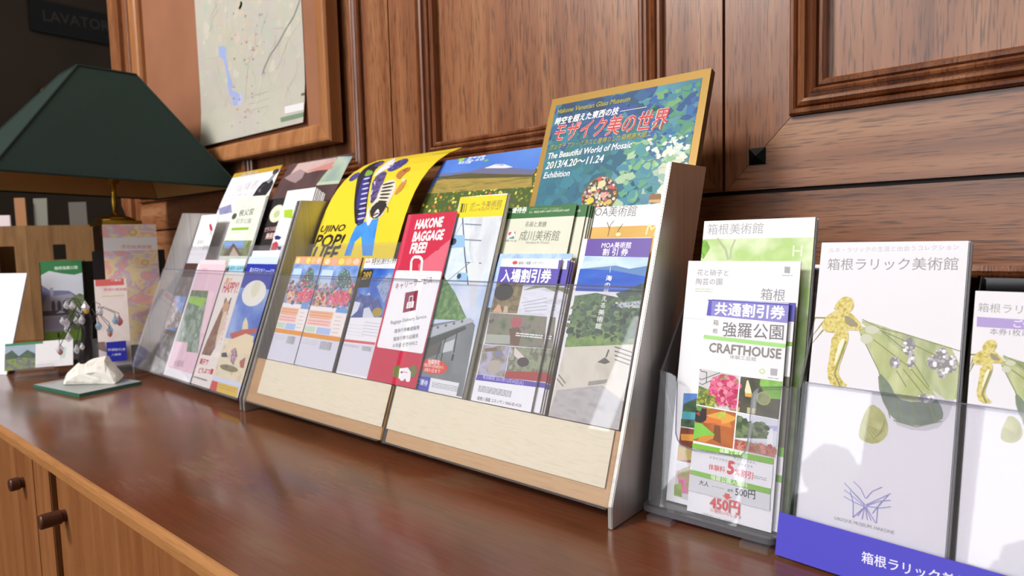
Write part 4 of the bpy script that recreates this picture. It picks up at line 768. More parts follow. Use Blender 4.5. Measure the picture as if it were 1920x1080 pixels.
clear_holder('leaflet_holder', FA, HA_U0, HA_U1, HA_TOP, .232, .040, 'clear acrylic leaflet holder with a notched front, right of the wide rack', notch=nt_)
K4 = crop(1280, 660, 5.4); K5 = crop(1280, 830, 5.4); K6 = crop(1280, 400, 3.857)
def fs_(name, d, TL, TR, BL, BR, label, w0=None, w1=None, **k):
    a, b, c, e = quad(FA, d, TL, TR, BL, BR); return Sheet(name, FA, d, a, b, w0 if w0 is not None else c, e, label, edge=PAPER_EDGE, **k)
LIME = M('7cb83c', .45)
s = fs_('discount_ticket', .0022, (1327, 562), (1483, 568), (1283, 972), (1441, 1012), 'front discount ticket with lilac heading and four garden photos', w0=.0125, cat='ticket', group='lilac headed discount tickets', t=.0016)
s.poly(K6(190, 618, 790, 655, 770, 795, 172, 738), M('8a84cc', .45)); s.poly(K6(190, 618, 212, 620, 205, 742, 172, 738), M('5a54b8', .45)); s.poly(K6(182, 618, 790, 655, 788, 668, 182, 630), M('5450b4', .45))
s.text('共通割引券', *K6(228, 725, 738, 760), WHITE, 1.0, .03); s.text('箱', *K6(220, 805, 258, 808), GREY, 1); s.text('根', *K6(216, 865, 252, 868), GREY, 1); s.text('強羅公園', *K6(286, 880, 728, 908), M('77737a'), 1.05, .005)
s.poly(K6(155, 878, 755, 945, 750, 975, 150, 905), M('a4d884', .45)); s.text('CRAFTHOUSE', *K6(188, 1000, 712, 1052), M('8a8484'), 1.15, .03); s.text('体験工芸館', *K6(340, 1048, 530, 1068), LGREY, .8)
K4t = K4; s.oval(*K4(805, 195, 832, 225), M('c8d88c')); s.oval(*K4(805, 195, 822, 213), PAPER); s.poly(K4(890, 165, 960, 172, 955, 240, 888, 234), M('b0acb4')); s.rows(*K4(862, 255, 970, 275), 1, LGREY, .0006)
s.poly(K4(175, 165, 585, 245, 545, 605, 145, 530), NM(['b8b8bc', 'd4d2d6', '9ca08c'], 30, 30, 3))
s.poly(K4(165, 340, 260, 380, 300, 420, 330, 580, 145, 530), NM(['6a7a3c', '98a83c', '5c6a4a', 'b8c050'], 160, 160, 4)); s.poly(K4(195, 470, 270, 490, 285, 560, 190, 540), M('6c5c58')); s.poly(K4(300, 260, 400, 222, 530, 245, 585, 300, 550, 600, 480, 590, 440, 520, 360, 560, 280, 440, 262, 380), NM(['b8385c', 'd8507c', 'e88aa0', '7a8a4a', 'c84068'], 120, 120, 5, .32, .68))
s.line(K4(175, 175, 190, 195, 245, 205, 240, 310), .0007, M('55525a')); s.line(K4(170, 265, 190, 280, 380, 210), .0007, M('6a6870')); s.line(K4(170, 315, 200, 330, 330, 270), .0007, M('6a6870'))
s.poly(K4(590, 248, 1010, 300, 970, 685, 548, 615), NM(['4a463c', '5c5a4a', '3c3a34'], 30, 30, 3)); s.poly(K4(790, 275, 1008, 300, 990, 480, 860, 470, 780, 330), NM(['6fae3c', '8cc45a', '5a9038'], 60, 60, 3)); s.poly(K4(630, 390, 650, 290, 665, 285, 695, 390, 705, 455, 640, 450), M('ece2bc')); s.poly(K4(630, 415, 705, 420, 700, 460, 635, 450), M('d8a850'))
a, b = s.loc(K4(820, 470)[0]), s.loc(K4(885, 550)[0]); rr = abs(b[0]-a[0])
s.face([(a[0]+rr*math.cos(i*math.pi/10), a[1]+rr*math.sin(i*math.pi/10)) for i in range(20)], M('b8b45a')); s.face([(a[0]+.85*rr*math.cos(i*math.pi/10), a[1]+.85*rr*math.sin(i*math.pi/10)) for i in range(20)], NM(['7c8a5c', '9ca474', '6a744c'], 80, 80, 3))
for q in (K4(655, 560, 690, 565, 680, 625, 652, 620), K4(700, 570, 740, 572, 735, 625, 700, 622), K4(560, 560, 580, 560, 572, 605, 552, 600)): s.poly(q, M('c4b884'))
s.poly(K4(145, 540, 545, 615, 515, 980, 105, 895), NM(['a84a2c', 'b86a34', '8a3c28'], 20, 20, 3)); s.poly(K4(240, 640, 400, 600, 540, 660, 525, 690, 460, 720, 400, 730, 300, 680), M('e0a448')); s.poly(K4(215, 690, 260, 655, 390, 690, 400, 750, 320, 720, 225, 720), M('d87a3c')); s.poly(K4(380, 730, 480, 715, 500, 770, 400, 745), M('d8843c')); s.poly(K4(320, 740, 380, 750, 390, 930, 310, 890), M('7c4a2c')); s.poly(K4(105, 885, 125, 715, 190, 720, 330, 840, 230, 850), NM(['6cb83c', '84c850'], 20, 20, 2)); s.poly(K4(150, 900, 180, 855, 320, 840, 315, 870, 230, 915), M('d08c3c')); s.poly(K4(340, 620, 440, 600, 430, 660, 370, 670), NM(['4a9a4a', 'c8c850', '7ab84c'], 120, 120, 3)); s.poly(K4(135, 560, 245, 575, 240, 690, 185, 720, 125, 700), M('2c2a2c')); s.poly(K4(140, 545, 200, 555, 185, 600, 145, 590), M('5a9a4a')); s.poly(K4(130, 620, 175, 600, 175, 650), M('a83c3c'))
s.poly(K4(545, 615, 970, 690, 940, 1075, 515, 985), NM(['d8dce8', 'e4e6ee'], 20, 20, 2)); s.poly(K4(760, 740, 965, 750, 955, 800, 780, 800), M('b4b8dc')); s.poly(K4(548, 640, 600, 650, 680, 740, 780, 750, 900, 800, 880, 880, 535, 870), NM(['5a6e4a', '7a8a64', '48583c', '8c9a70'], 80, 80, 4)); s.poly(K4(530, 880, 940, 960, 935, 1070, 515, 980), NM(['a8584c', 'c47a74', '8a7a4c', 'b86a5c'], 120, 120, 4)); s.poly(K4(640, 880, 920, 930, 930, 965, 700, 920), M('ccd4dc')); s.poly(K4(860, 780, 915, 775, 915, 950, 855, 930), M('eceef4'))
s.dabs(*K4(300, 270, 560, 560), 110, .0024, ['c43866', 'd85484', 'e890a8', 'b02c54', 'dc6c90'], seed=8); s.dabs(*K4(165, 430, 300, 560), 45, .0022, ['98a83c', '6a7a34', 'b4bc4c', '58603c'], seed=9); s.dabs(*K4(560, 690, 850, 850), 70, .0022, ['5a6e4a', '48583c', '7c8c64', '68785a'], seed=10); s.dabs(*K4(540, 890, 930, 1030), 80, .0018, ['a8504c', 'c4706c', '8c7c4c', 'b86458', 'd08880'], seed=11)
s.line(K4(585, 245, 515, 985), .0010, WHITE); s.line(K4(145, 535, 545, 610, 968, 688), .0010, WHITE)
s.poly(K5(95, 0, 925, 160, 918, 220, 88, 50), LIME); s.text('体験工芸館', *K5(375, 98, 620, 138), M('d8f0c4'), 1, .03)
s.poly(K5(85, 55, 918, 225, 915, 300, 900, 465, 60, 285), M('e8e6ec')); s.text('サンドブラスト、', *K5(515, 165, 750, 222), M('5c5a5e'), 1.0, .01); s.text('ドライフラワーアレンジメント', *K5(280, 160, 712, 258), M('5c5a5e'), 1.0, .01)
s.text('体験料', *K5(265, 265, 432, 298), M('d84a50'), 1.1, .015); s.text('5', *K5(448, 305, 522, 322), M('d43c48'), 1.15, .05); s.text('%', *K5(528, 325, 582, 335), M('d84a50'), 1, .01); s.text('割引', *K5(588, 335, 712, 368), M('d84a50'), 1.15, .015); s.rows(*K5(722, 325, 850, 390), 2, LGREY, .0006)
s.poly(K5(62, 265, 895, 465, 890, 522, 55, 310), LIME); s.text('強羅公園入園料', *K5(285, 365, 660, 455), M('d8f0c4'), 1, .03)
s.poly(K5(55, 312, 890, 525, 885, 690, 45, 475), M('d4d4da')); s.text('大人', *K5(168, 418, 268, 445), M('3c3a40'), 1, .02); s.rows(*K5(300, 430, 425, 475), 1, LGREY, .0006); s.text('通常', *K5(455, 492, 515, 500), M('5c5a60'), 1, .01); s.text('500円', *K5(535, 528, 738, 565), M('3c3a42'), 1.15, .02)
s.poly(K5(430, 508, 482, 520, 480, 545, 505, 552, 452, 578, 405, 528, 430, 534), M('d84a48')); s.text('450円', *K5(275, 650, 578, 718), M('d84a50'), 1.15, .025); s.text('に割引いたします', *K5(285, 690, 595, 775), M('e08a8c'), 1, .01); s.text('※本券1枚につき、5名様まで有効です。', *K5(195, 722, 670, 868), LGREY, 1, 0)
o = s.done()
tk = Sheet('discount_ticket', Fr(FA.P+FA.X*.0054-FA.N*.0040+FA.Y*.0008, FA.X, FA.Y), .0022, FA.px((1283, 972), -.0022)[0], FA.px((1283, 972), -.0022)[0]+s.w, .0125, .0125+s.h, 'second lilac-headed discount ticket, only its right edge showing', 'ticket', 'lilac headed discount tickets', t=.0016, edge=PAPER_EDGE)
tk.rect(tk.n(0, 0, 1, .085), M('5450b4', .45)); tk.rect(tk.n(0, .175, 1, .195), LIME); tk.rect(tk.n(0, .33, 1, .64), M('6c6a58')); tk.rect(tk.n(0, .64, 1, .68), LIME); tk.rect(tk.n(0, .76, 1, .79), LIME); tk.done()
s = fs_('leaflet', .0128, (1293, 489), (1502, 490), (1249, 915), None, 'tall white garden leaflet with grey lettering behind the lilac tickets', w0=.0145, t=.0012)
s.text('花と硝子と', *K6(104, 445, 330, 450), M('8a888e'), 1, .0); s.text('陶芸の園', *K6(95, 512, 285, 514), M('8a888e'), 1, .0); s.rows(*K6(92, 538, 215, 575), 2, M('b8c08c'), .0006); s.poly(K6(738, 385, 778, 388, 775, 435, 735, 430), M('a8a6ac')); s.rows(*K6(720, 445, 795, 455), 1, LGREY, .0006); s.text('箱根', *K6(562, 618, 738, 630), M('8c8a92'), 1.05, 0); s.line(K6(0, 755, 160, 768), .0004, M('d4d2da'))
a0 = s.loc(C7(262, 198)[0]); s.poly(C7(262, 198, 420, 205, 420, 390, 250, 355), NM(['4a78c0', '6a94d0'], 20, 20, 2)); s.poly(C7(262, 250, 330, 220, 420, 260, 400, 320, 255, 310), NM(['2c4430', '4a6444', '3a5a3c'], 90, 90, 4)); s.poly(C7(256, 285, 400, 300, 400, 325, 252, 318), M('4aa0a4')); s.poly(C7(250, 322, 400, 335, 400, 380, 248, 358), NM(['2c4430', '4a6444', '6c5c48'], 90, 90, 4))
s.poly(C7(248, 362, 400, 385, 400, 560, 230, 522), NM(['a84a2c', '6c3a24', 'c8803c'], 40, 40, 3)); s.poly(C7(248, 395, 400, 400, 400, 440, 250, 425), M('d8943c')); s.poly(C7(235, 455, 300, 470, 300, 520, 230, 522), NM(['98b83c', 'c88c3c', '7ca030'], 40, 40, 3)); s.poly(C7(228, 528, 400, 545, 400, 760, 215, 692), NM(['c4c2c8', 'dcdadf'], 20, 20, 2)); s.poly(C7(225, 575, 300, 545, 400, 600, 400, 700, 250, 680), NM(['c0487c', 'd8709c', '8a9a3c', 'b83c6c'], 90, 90, 4, .32, .68)); s.poly(C7(217, 640, 250, 630, 255, 700, 215, 690), NM(['98b83c', '6c7a3c'], 90, 90, 3))
s.done()
s = fs_('leaflet', .0245, (1317, 414), (1529, 408), (1280, 900), None, 'leaflet with a white heading over pale green leaves, rear of the notched holder', w0=.0180, t=.0012, base=NM(['c8dc9c', 'b0d080', 'dce8c0', 'a0c468'], 22, 22, 3))
s.rect(s.n(0, 0, 1, .068), WHITE); s.text('箱根美術館', *K6(178, 148, 580, 140), M('a09ea4'), 1.05, 0); s.poly(K6(135, 200, 170, 190, 200, 250, 150, 330, 130, 320), NM(['8ac83c', '6aa030', 'b0d868'], 120, 120, 4)); s.line(K6(250, 180, 310, 260, 330, 335), .0022, M('b0bc94')); s.line(K6(380, 190, 350, 260, 345, 330), .0018, M('b4c09a')); s.text('HA', K6(870, 200)[0], K6(770, 460)[0], M('e4f0d0'), 1, 0, vert=True); s.done()
plain_stack(s, 4, .0014, 'leaflet behind the pale green leaves one, only its edge showing', 'copies at the rear of the notched holder', edge=M('56564c'), du=.0002)
# ------------------------------------------------------------------ wide clear holder with a blue base strip, at the right
PB = onz(1463, 1040); FB = lean(PB, -4.9, 13)
K7 = crop(1510, 530, 3.274); K9 = crop(1450, 840, 4.085); J5 = crop(1790, 530, 4.0); K10 = crop(1440, 430, 1.6615)
wt = (FB.px((1494, 718), .0045)[1]+FB.px((1800, 755), .0045)[1])/2; u_l = max(.008, FB.px((1494, 718), .0045)[0])
t = root('leaflet_holder', FB(.115, 0, -.02), 'wide clear acrylic leaflet holder with a lettered blue base strip', 'holder', yaw=R(-4.9))
m = MB(); m.box(FB, (u_l, .0095, .003), (.2345, wt, .005), ACRYL); m.build('front_pane', parent=t)
m = MB(); m.box(FB, (u_l, wt+.00005, .003), (.2345, wt+.001, .005), ACRYL_EDGE); m.build('rim', parent=t)
for u in (u_l-.002, .1085, .2345):
    m = MB(); m.prism(Fr(FB(u+.0025, 0, 0), -FB.N, FB.Y), [(-.003 if u == .1085 else -.005, .0105), (.030, .017), (.030, .225), (.022, .225), (-.003 if u == .1085 else -.005, wt)], 0, -.0025, SMOKE); m.build('divider' if u == .1085 else 'side_pane', parent=t)
m = MB(); m.box(FB, (u_l, .017, -.0325), (.2365, .225, -.0305), SMOKE); m.build('back_pane', parent=t)
m = MB(); H = Fr(Vector((FB.P.x, FB.P.y, ZC)), FB.X, Vector((0, 0, 1)).cross(FB.X)); m.box(H, (u_l, .010, .0004), (.238, .05, .0085), ACRYL_EDGE); m.build('base', parent=t)
bt = (FB.px((1467, 962.7), .006)[1]+FB.px((1801, 1053), .006)[1])/2
s = Sheet('base_strip', FB, -.0068, -.0015, .236, .0008, bt, None, None, t=.0012, base=M('4a44c0', .45)); s.text('箱根ラリック美術館', *K9(675, 868, 1625, 1120), M('e6e6f4'), 1.05, .01)
o = s.done(); mw = o.matrix_world.copy(); o.parent = t; o.matrix_parent_inverse = Matrix.Identity(4); o.matrix_basis = t.matrix_basis.inverted() @ mw; o['label'] = 'blue base strip with white lettering'
SILK = M('e2dfe6', .4)
GOLDP = NM(['a8923c', 'c4b252', 'dccf88', 'b8a648'], 320, 320, 4, .3, .7, rough=.4); WING = NM(['a8b084', 'b8be94', '98a274', 'c4c8a0'], 60, 25, 3, rough=.4)
def brooch(s, P, veil=None):
    """abstract gold and green jewel print; P maps crop coordinates of the big leaflet"""
    sh = M('c8c4cc', .4)
    s.soft1(P(330, 300, 470, 560, 520, 860, 700, 920, 860, 880, 940, 640, 940, 440), sh)
    for q in (P(300, 220, 60, 215, 30, 240), P(110, 240, 30, 320), P(110, 290, 30, 370)): s.line(q, .0012, M('8a8a50'))
    for q in (P(350, 225, 600, 310, 1000, 430, 1000, 720, 820, 720, 650, 470, 460, 320, 345, 255),): s.soft1(q, WING)
    s.soft1(P(345, 260, 460, 320, 650, 470, 780, 680), NM(['bcc08c', 'a8b078'], 60, 25, 3, rough=.4)); s.soft1(P(325, 310, 345, 258, 460, 318, 650, 468, 820, 720, 780, 680, 700, 740, 520, 700, 445, 540, 395, 400), NM(['bcc08c', 'a8b078', 'c8ccA0'.lower()], 60, 25, 3, rough=.4)); s.soft1(P(325, 310, 420, 360, 520, 440, 600, 500, 780, 680, 700, 740, 520, 700, 445, 540, 395, 400), NM(['bcc08c', 'a8b078', 'c8ccA0'.lower()], 60, 25, 3, rough=.4))
    s.soft1(P(445, 540, 520, 620, 560, 710, 680, 740, 800, 700, 850, 790, 840, 850, 680, 885, 540, 850, 455, 690), NM(['6a7868', '7c8a7c', '5c6a5c'], 40, 40, 3, rough=.4))
    s.soft1(P(400, 735, 480, 790, 512, 880, 500, 950, 430, 995, 340, 970, 325, 930, 350, 830), NM(['b8b470', 'a8a860', 'c8c688'], 50, 50, 3, rough=.4))
    for i in range(4): s.line(P(360+18*i, 860+10*i, 420+15*i, 960-14*i, 490, 900-20*i), .0004, M('8a8a48'))
    for q in (P(350, 225, 460, 280, 600, 312, 1000, 425), P(460, 290, 620, 420, 760, 640), P(420, 350, 640, 520, 760, 660), P(340, 315, 450, 540, 520, 830), P(480, 300, 640, 370, 1000, 520), P(560, 540, 620, 640), P(600, 530, 720, 680), P(560, 720, 580, 850), P(650, 740, 700, 870), P(760, 740, 800, 860), P(540, 845, 680, 885, 840, 850)): s.line(q, .0006, M('7c8450'))
    for c, e in (((410, 290), (450, 320)), ((375, 345), (410, 378))): s.oval(P(*c)[0], P(*e)[0], M('c8c8b4')); 
    GEM = VM(['d8d4da', 'b8b4bc', 'eceaf0', 'a09ca4'], 420, '8c888c', .55, .25)
    for c, e in (((635, 390), (668, 450)), ((650, 480), (670, 530)), ((840, 430), (875, 465)), ((800, 490), (850, 540)), ((885, 500), (930, 560)), ((840, 560), (870, 590)), ((550, 490), (580, 530)), ((745, 710), (795, 745))): s.oval(P(*c)[0], P(*e)[0], GEM)
    # the gold figure, kept plain
    s.soft1(P(225, 90, 262, 84, 292, 100, 300, 140, 285, 175, 250, 185, 225, 165, 170, 170, 195, 120), GOLDP); s.soft1(P(225, 165, 280, 180, 355, 265, 345, 295, 260, 290, 190, 310, 110, 300, 100, 240, 160, 180), GOLDP)
    s.soft1(P(165, 310, 260, 290, 270, 340, 235, 440, 200, 540, 215, 590, 270, 640, 160, 640, 130, 560, 150, 450), GOLDP); s.soft1(P(235, 200, 280, 210, 340, 270, 260, 270), M('948c70', .4)); s.soft1(P(215, 350, 250, 340, 210, 440, 175, 530, 190, 430), M('e6e4cc', .3)); s.line(P(250, 360, 200, 500, 180, 560, 215, 640), .0012, M('8c8c60'))
s = Sheet('leaflet', FB, -.0012, *(lambda q: (q[0], q[1], .0130, q[3]))(quad(FB, -.0012, (1542, 457), (1813, 449), (1515, 716), (1800, 718))), 'tall white leaflet with a gold and green jewel, left pocket of the wide clear holder', t=.0012, base=SILK, edge=M('6a6a58'))
s.text('ルネ・ラリックの生涯と出会うコレクション', *K10(190, 72, 595, 62), M('b4b2c0'), 1, 0); s.text('箱根ラリック美術館', *K10(185, 124, 592, 124), M('8e8c92'), 1.05, .0)
brooch(s, K7)
VIO = M('8a86c8', .4)
for q in (K9(545, 265, 620, 350, 705, 440), K9(548, 270, 700, 430), K9(545, 320, 700, 445), K9(540, 370, 610, 410, 700, 450), K9(615, 255, 670, 310, 705, 385), K9(835, 298, 760, 330, 712, 385), K9(900, 348, 710, 435), K9(900, 400, 820, 405, 712, 440), K9(900, 448, 820, 460, 710, 445), K9(612, 420, 610, 530, 700, 450), K9(645, 520, 700, 450, 680, 545), K9(720, 550, 705, 450, 750, 555), K9(785, 575, 710, 450), K9(790, 575, 800, 450, 880, 360), K9(760, 500, 830, 410), K9(612, 420, 590, 330)): s.line(q, .0005, VIO)
s.text('LALIQUE MUSEUM, HAKONE', *K9(470, 545, 925, 660), M('a4a2aa'), 1.1, 0)
s.done(); plain_stack(s, 5, .0018, 'leaflet in the stack behind the left jewel leaflet, olive edge showing', 'stack behind the left jewel leaflet', mat=SILK, edge=NM(['4a4a3c', '6a6a54', '3a3a30'], 30, 8, 2), du=.0003)
q = quad(FB, -.0012, (1823, 545), None, (1800, 760)); s = Sheet('leaflet', FB, -.0012, max(q[0], .1115), max(q[0], .1115)+.103, .0130, q[3], 'white leaflet with a lilac bar in the right pocket of the wide clear holder', t=.0012, base=SILK, edge=M('6a6a58'))
s.text('箱根ラリック美術館', *J5(175, 212, 1010, 260), M('98969c'), 1.05, 0); s.poly(J5(168, 255, 1020, 310, 1015, 385, 165, 330), M('a894cc', .4)); s.text('ご優待券', *J5(440, 330, 760, 352), M('e8e2f4'), 1, .02); s.text('本券1枚につき5名様', *J5(262, 385, 900, 420), M('8c8a94'), 1, 0)
fx, fy = 1, 1
brooch(s, lambda *xy: [(1790+(180+(xy[i]-150)*.92)/4.0, 530+(430+(xy[i+1]-90)*.86)/4.0) for i in range(0, len(xy), 2)])
s.rect(s.n(0, .92, 1, 1), M('6a5cc0', .4)); s.done()
# ------------------------------------------------------------------ table lamp with green shade
LX = -1.43
def lp(px, py, X=LX): return hit(px, py, Vector((X, 0, 0)), Vector((1, 0, 0)))
fr_ = lp(452, 352); fl_ = lp(-20, 317); wdt = fr_.y-fl_.y; zb = (fr_.z+fl_.z)/2
BT = [Vector((LX, fl_.y, fl_.z)), Vector((LX, fr_.y, fr_.z)), Vector((LX-wdt, fr_.y, fr_.z)), Vector((LX-wdt, fl_.y, fl_.z))]
tl_, tr_ = lp(145, 122, LX-wdt/2+.058), lp(255, 140, LX-wdt/2+.058); tw = tr_.y-tl_.y
TP = [Vector((LX-wdt/2+.058, tl_.y, tl_.z)), Vector((LX-wdt/2+.058, tr_.y, tr_.z)), Vector((LX-wdt/2-.058, tr_.y, tr_.z)), Vector((LX-wdt/2-.058, tl_.y, tl_.z))]
LC = Vector((LX-wdt/2, (fl_.y+fr_.y)/2, ZC))
LB = Vector((LC.x-.035, .575, ZC))
t = root('table_lamp', LB, 'unlit table lamp with a dark green pyramid shade on a dark square base', 'lamp')
GRNS = NM(['0e211d', '122823', '10241f'], 90, 260, 3, rough=.75)
def shade_mesh(a, b, mat, flip=False):
    m = MB(); m.add(a+b, [[i, (i+1) % 4, 4+(i+1) % 4, 4+i] for i in range(4)], mat); return m
m = shade_mesh(BT, TP, GRNS)
cb = sum(BT, Vector())/4; ctp = sum(TP, Vector())/4
BI = [p+(cb-p)*.006 for p in BT]; TI = [p+(ctp-p)*.02 for p in TP]
m.add(BI+TI, [[i, 4+i, 4+(i+1) % 4, (i+1) % 4] for i in range(4)], M('c8a46a', .8)); m.add(BT+BI, [[i, (i+1) % 4, 4+(i+1) % 4, 4+i] for i in range(4)], GRNS); m.add(TP+TI, [[i, 4+i, 4+(i+1) % 4, (i+1) % 4] for i in range(4)], GRNS)
m.build('shade', parent=t)['label'] = 'dark green fabric shade with a beige lining'
m = MB()
for i in range(4):
    for A in (BT, TP): m.tube([A[i], A[(i+1) % 4]], .0028, GRNS, 6)
    m.tube([BT[i], TP[i]], .0022, GRNS, 6)
m.build('trim', parent=t)
zt = .312
m = MB(); L_ = .038
m.box(Fr(LB, (1, 0, 0), (0, 1, 0)), (-L_-.01, -L_-.01, .0004), (L_+.01, L_+.01, .02), DARKW); m.box(Fr(LB, (1, 0, 0), (0, 1, 0)), (-L_, -L_, .02), (L_, L_, zt-.012), DARKW); m.build('base', parent=t, bevel=.002)
m = MB(); F = Fr(LB, (1, 0, 0), (0, 1, 0)); m.box(F, (-L_-.004, -L_-.004, zt-.012), (L_+.004, L_+.004, zt), BRASS); m.box(F, (L_-.012, -L_-.0045, zt-.035), (L_+.0045, -L_+.014, zt-.012), BRASS); m.build('collar', parent=t, bevel=.001)['label'] = 'brass collar'
m = MB(); m.lathe(Fr(LB+Vector((0, 0, zt)), (1, 0, 0), (0, 1, 0)), [(.040, 0), (.040, .004), (.028, .010), (.008, .015), (.0055, .02), (.007, .045), (.0055, .06), (.0055, .085), (.014, .09), (.016, .098), (.016, .14), (.009, .145)], BRASS, 24); m.build('stem', parent=t, smooth=True)
m = MB(); m.lathe(Fr(LB+Vector((0, 0, zt+.145)), (1, 0, 0), (0, 1, 0)), [(.012, 0), (.013, .02), (.026, .045), (.030, .065), (.024, .088), (.008, .098)], M('e8e4da', .4), 20); m.build('bulb', parent=t, smooth=True)
m = MB(); zs_ = TP[0].z
for i in range(4): m.tube([TP[i]-Vector((0, 0, .003)), Vector((LB.x, LB.y, zs_-.012))], .0016, BRASS, 6)
m.tube([Vector((LB.x, LB.y, zs_-.012)), Vector((LB.x, LB.y, ZC+zt+.13))], .0016, BRASS, 6)
m.build('harp', parent=t)
# ------------------------------------------------------------------ crystal tree on a stone and a glass tile
tc_ = [onz(*p) for p in ((75, 733), (165, 752), (250, 716))]
c0 = (tc_[0]+tc_[2])/2; ax = (tc_[1]-tc_[0]).normalized()
TF = Fr(c0+Vector((0, 0, .0004)), ax, Vector((0, 0, 1)).cross(ax)); hx = .082; hy = .052
t = root('crystal_tree', c0, 'little wire tree hung with crystal drops, on a white stone and a green-edged glass tile', 'ornament')
TM = CLEAR('tile_glass', 'b4d4c6', .03, 1.52, haze=.25)
m = MB(); m.box(TF, (-hx, -hy, 0), (hx, hy, .006), TM); m.add([TF(*p) for p in ((-hx, -hy-.0002, 0), (hx, -hy-.0002, 0), (hx, -hy-.0002, .006), (-hx, -hy-.0002, .006), (hx+.0002, -hy, 0), (hx+.0002, hy, 0), (hx+.0002, hy, .006), (hx+.0002, -hy, .006))], [[0, 1, 2, 3], [4, 5, 6, 7]], GLASS_EDGE); m.build('glass_tile', parent=t)
vd = Vector((-CF.x, -CF.y, 0)).normalized(); sc_ = onz(168, 722)
SF = Fr(sc_+Vector((0, 0, .0066)), Vector((0, 0, 1)).cross(vd), (0, 0, 1))    # faces back along the view
STONE = NM(['d8d4cc', 'e4e0d8', 'cac4ba'], 60, 60, 5, rough=.85, bump=.4)
def sp(px, py, z=0): x, y = SF.px((px, py), z); return SF(x, y, z)
m = MB(); prof = [(122, 722), (128, 708), (150, 686), (162, 684), (168, 682), (186, 678), (198, 676), (206, 688), (224, 706), (230, 716), (226, 722)]
pf = [SF.px(p) for p in prof]; b0 = min(y for x, y in pf); pf = [(x, y-b0) for x, y in pf]; n = len(pf); jj = [random.uniform(-.003, .003) for _ in pf]
rings = [(-.034, .55), (-.024, .9), (0, 1), (.016, .86), (.026, .5)]; cx = sum(x for x, y in pf)/n
vs = [SF(cx+(x-cx)*(.75+.25*k)+(z*.4), y*k, z+jj[i] if 0 < y else z) for z, k in rings for i, (x, y) in enumerate(pf)]
m.add(vs, [list(range(n)), [(len(rings)-1)*n+i for i in range(n)]]+[[a*n+i, a*n+(i+1) % n, (a+1)*n+(i+1) % n, (a+1)*n+i] for a in range(len(rings)-1) for i in range(n)], STONE); m.build('stone', parent=t)
BARK = M('1c1614', .5); WIRE = M('4a4648', .3, 1)
m = MB(); m.tube([sp(162, 690), sp(161, 655), sp(163, 625), sp(161, 600), sp(160, 582)], [.0115, .0095, .0085, .0095, .006], BARK, 9); m.tube([sp(150, 690), sp(155, 655), sp(160, 622)], [.005, .005, .005], BARK, 7); m.tube([sp(173, 690), sp(170, 655), sp(165, 615)], [.003, .004, .004], BARK, 7); m.build('trunk', parent=t, smooth=True)
drops = [(135.6, 573.7, 1, 'w'), (124, 572.6, .9, 'w'), (147, 585, 1, 'w'), (160, 576, 1.3, 'w'), (162, 582, .9, 'y'), (153.7, 600, 1.1, 'w'), (143, 601, .9, 'w'), (117.5, 602, .9, 'w'), (126, 607, 1.1, 'w'), (126, 617, 1, 'w'), (129, 633, 1.1, 'w'), (112, 654, 1.3, 'w'), (113, 660, .8, 'r'), (144, 655, 1.1, 'w'), (154, 650, .8, 'w'), (188, 583, 1.0, 'w'), (216, 600, 1.1, 'b'), (224, 602, 1.2, 'r'), (184.6, 611, 1.1, 'b'), (206, 619, 1.1, 'b'), (206, 625, .9, 'r')]
CC = {'w': CRYSTAL, 'y': M('d8a820', .1, 0, .8), 'r': CLEAR('red_crystal', 'd0503a', .03, 1.9, haze=.2), 'b': CLEAR('blue_crystal', 'a8d4ea', .03, 1.9, haze=.2)}
hub = sp(161, 590)
for i, (x, y, k, c) in enumerate(drops):
    z = random.uniform(-.022, .022) if abs(x-161) > 8 else .012; p = sp(x, y, z); topp = p+Vector((0, 0, .0085*k)); mid = hub.lerp(topp, .55)+Vector((0, 0, .012+.006*random.random()))
    m = MB(); m.tube([hub+Vector((0, 0, -.012*(i % 3)))+(topp-hub)*.05, mid, topp+Vector((0, 0, .004)), topp], .0006, WIRE, 5)
    m.build('wire_branch', parent=t)
    m = MB(); m.lathe(Fr(p, (1, .2*i, 0), (-.2*i, 1, 0)), [(.0006, .009*k), (.0030*k, .004*k), (.0052*k, 0), (.0040*k, -.0045*k), (.0006, -.0075*k)], CC[c], 7); m.build('crystal_drop', parent=t)
m = MB()
for i in range(5): m.tube([sp(188+4*math.cos(j*.7+i), 583+8*math.sin(j*.7+i*1.3), .004*math.sin(j+i)) for j in range(8)], .0006, WIRE, 5)
m.build('wire_branch', parent=t)
# ------------------------------------------------------------------ small things at the left end of the worktop
fx_ = lambda p, yaw, tilt, z=.0004: lean(onz(*p)+Vector((0, 0, z)), yaw, tilt)
# white sheet leaning at the picture edge
F = min((fx_((12, 703), 25, q/2) for q in range(4, 90)), key=lambda f: abs(f.px((50, 512))[0])); u, wv = F.px((50, 512)); s = Sheet('display_card', F, 0, -.26, .0, .0, wv, 'blank white display card leaning at the far left edge', 'card', t=.003, base=M('eceef6', .4)); s.rows(*s.n(.86, .04, .97, .12), 3, M('e0cfd4'), .001); s.done()
m = MB(); F2 = F; m.prism(Fr(F(-.11, 0, -.0045), -Vector((F.N.x, F.N.y, 0)), (0, 0, 1)), [(0, 0), (.09, 0), (wv*.55*F.Y.dot(Vector((F.N.x, F.N.y, 0)).normalized())*-1, wv*.55*F.Y.z)], -.03, .03, M('cfcfd6', .5)); o = m.build('easel_back', origin=F(-.1, 0, -.004)); tag(o, 'grey card easel strut behind the blank white display card', 'stand')
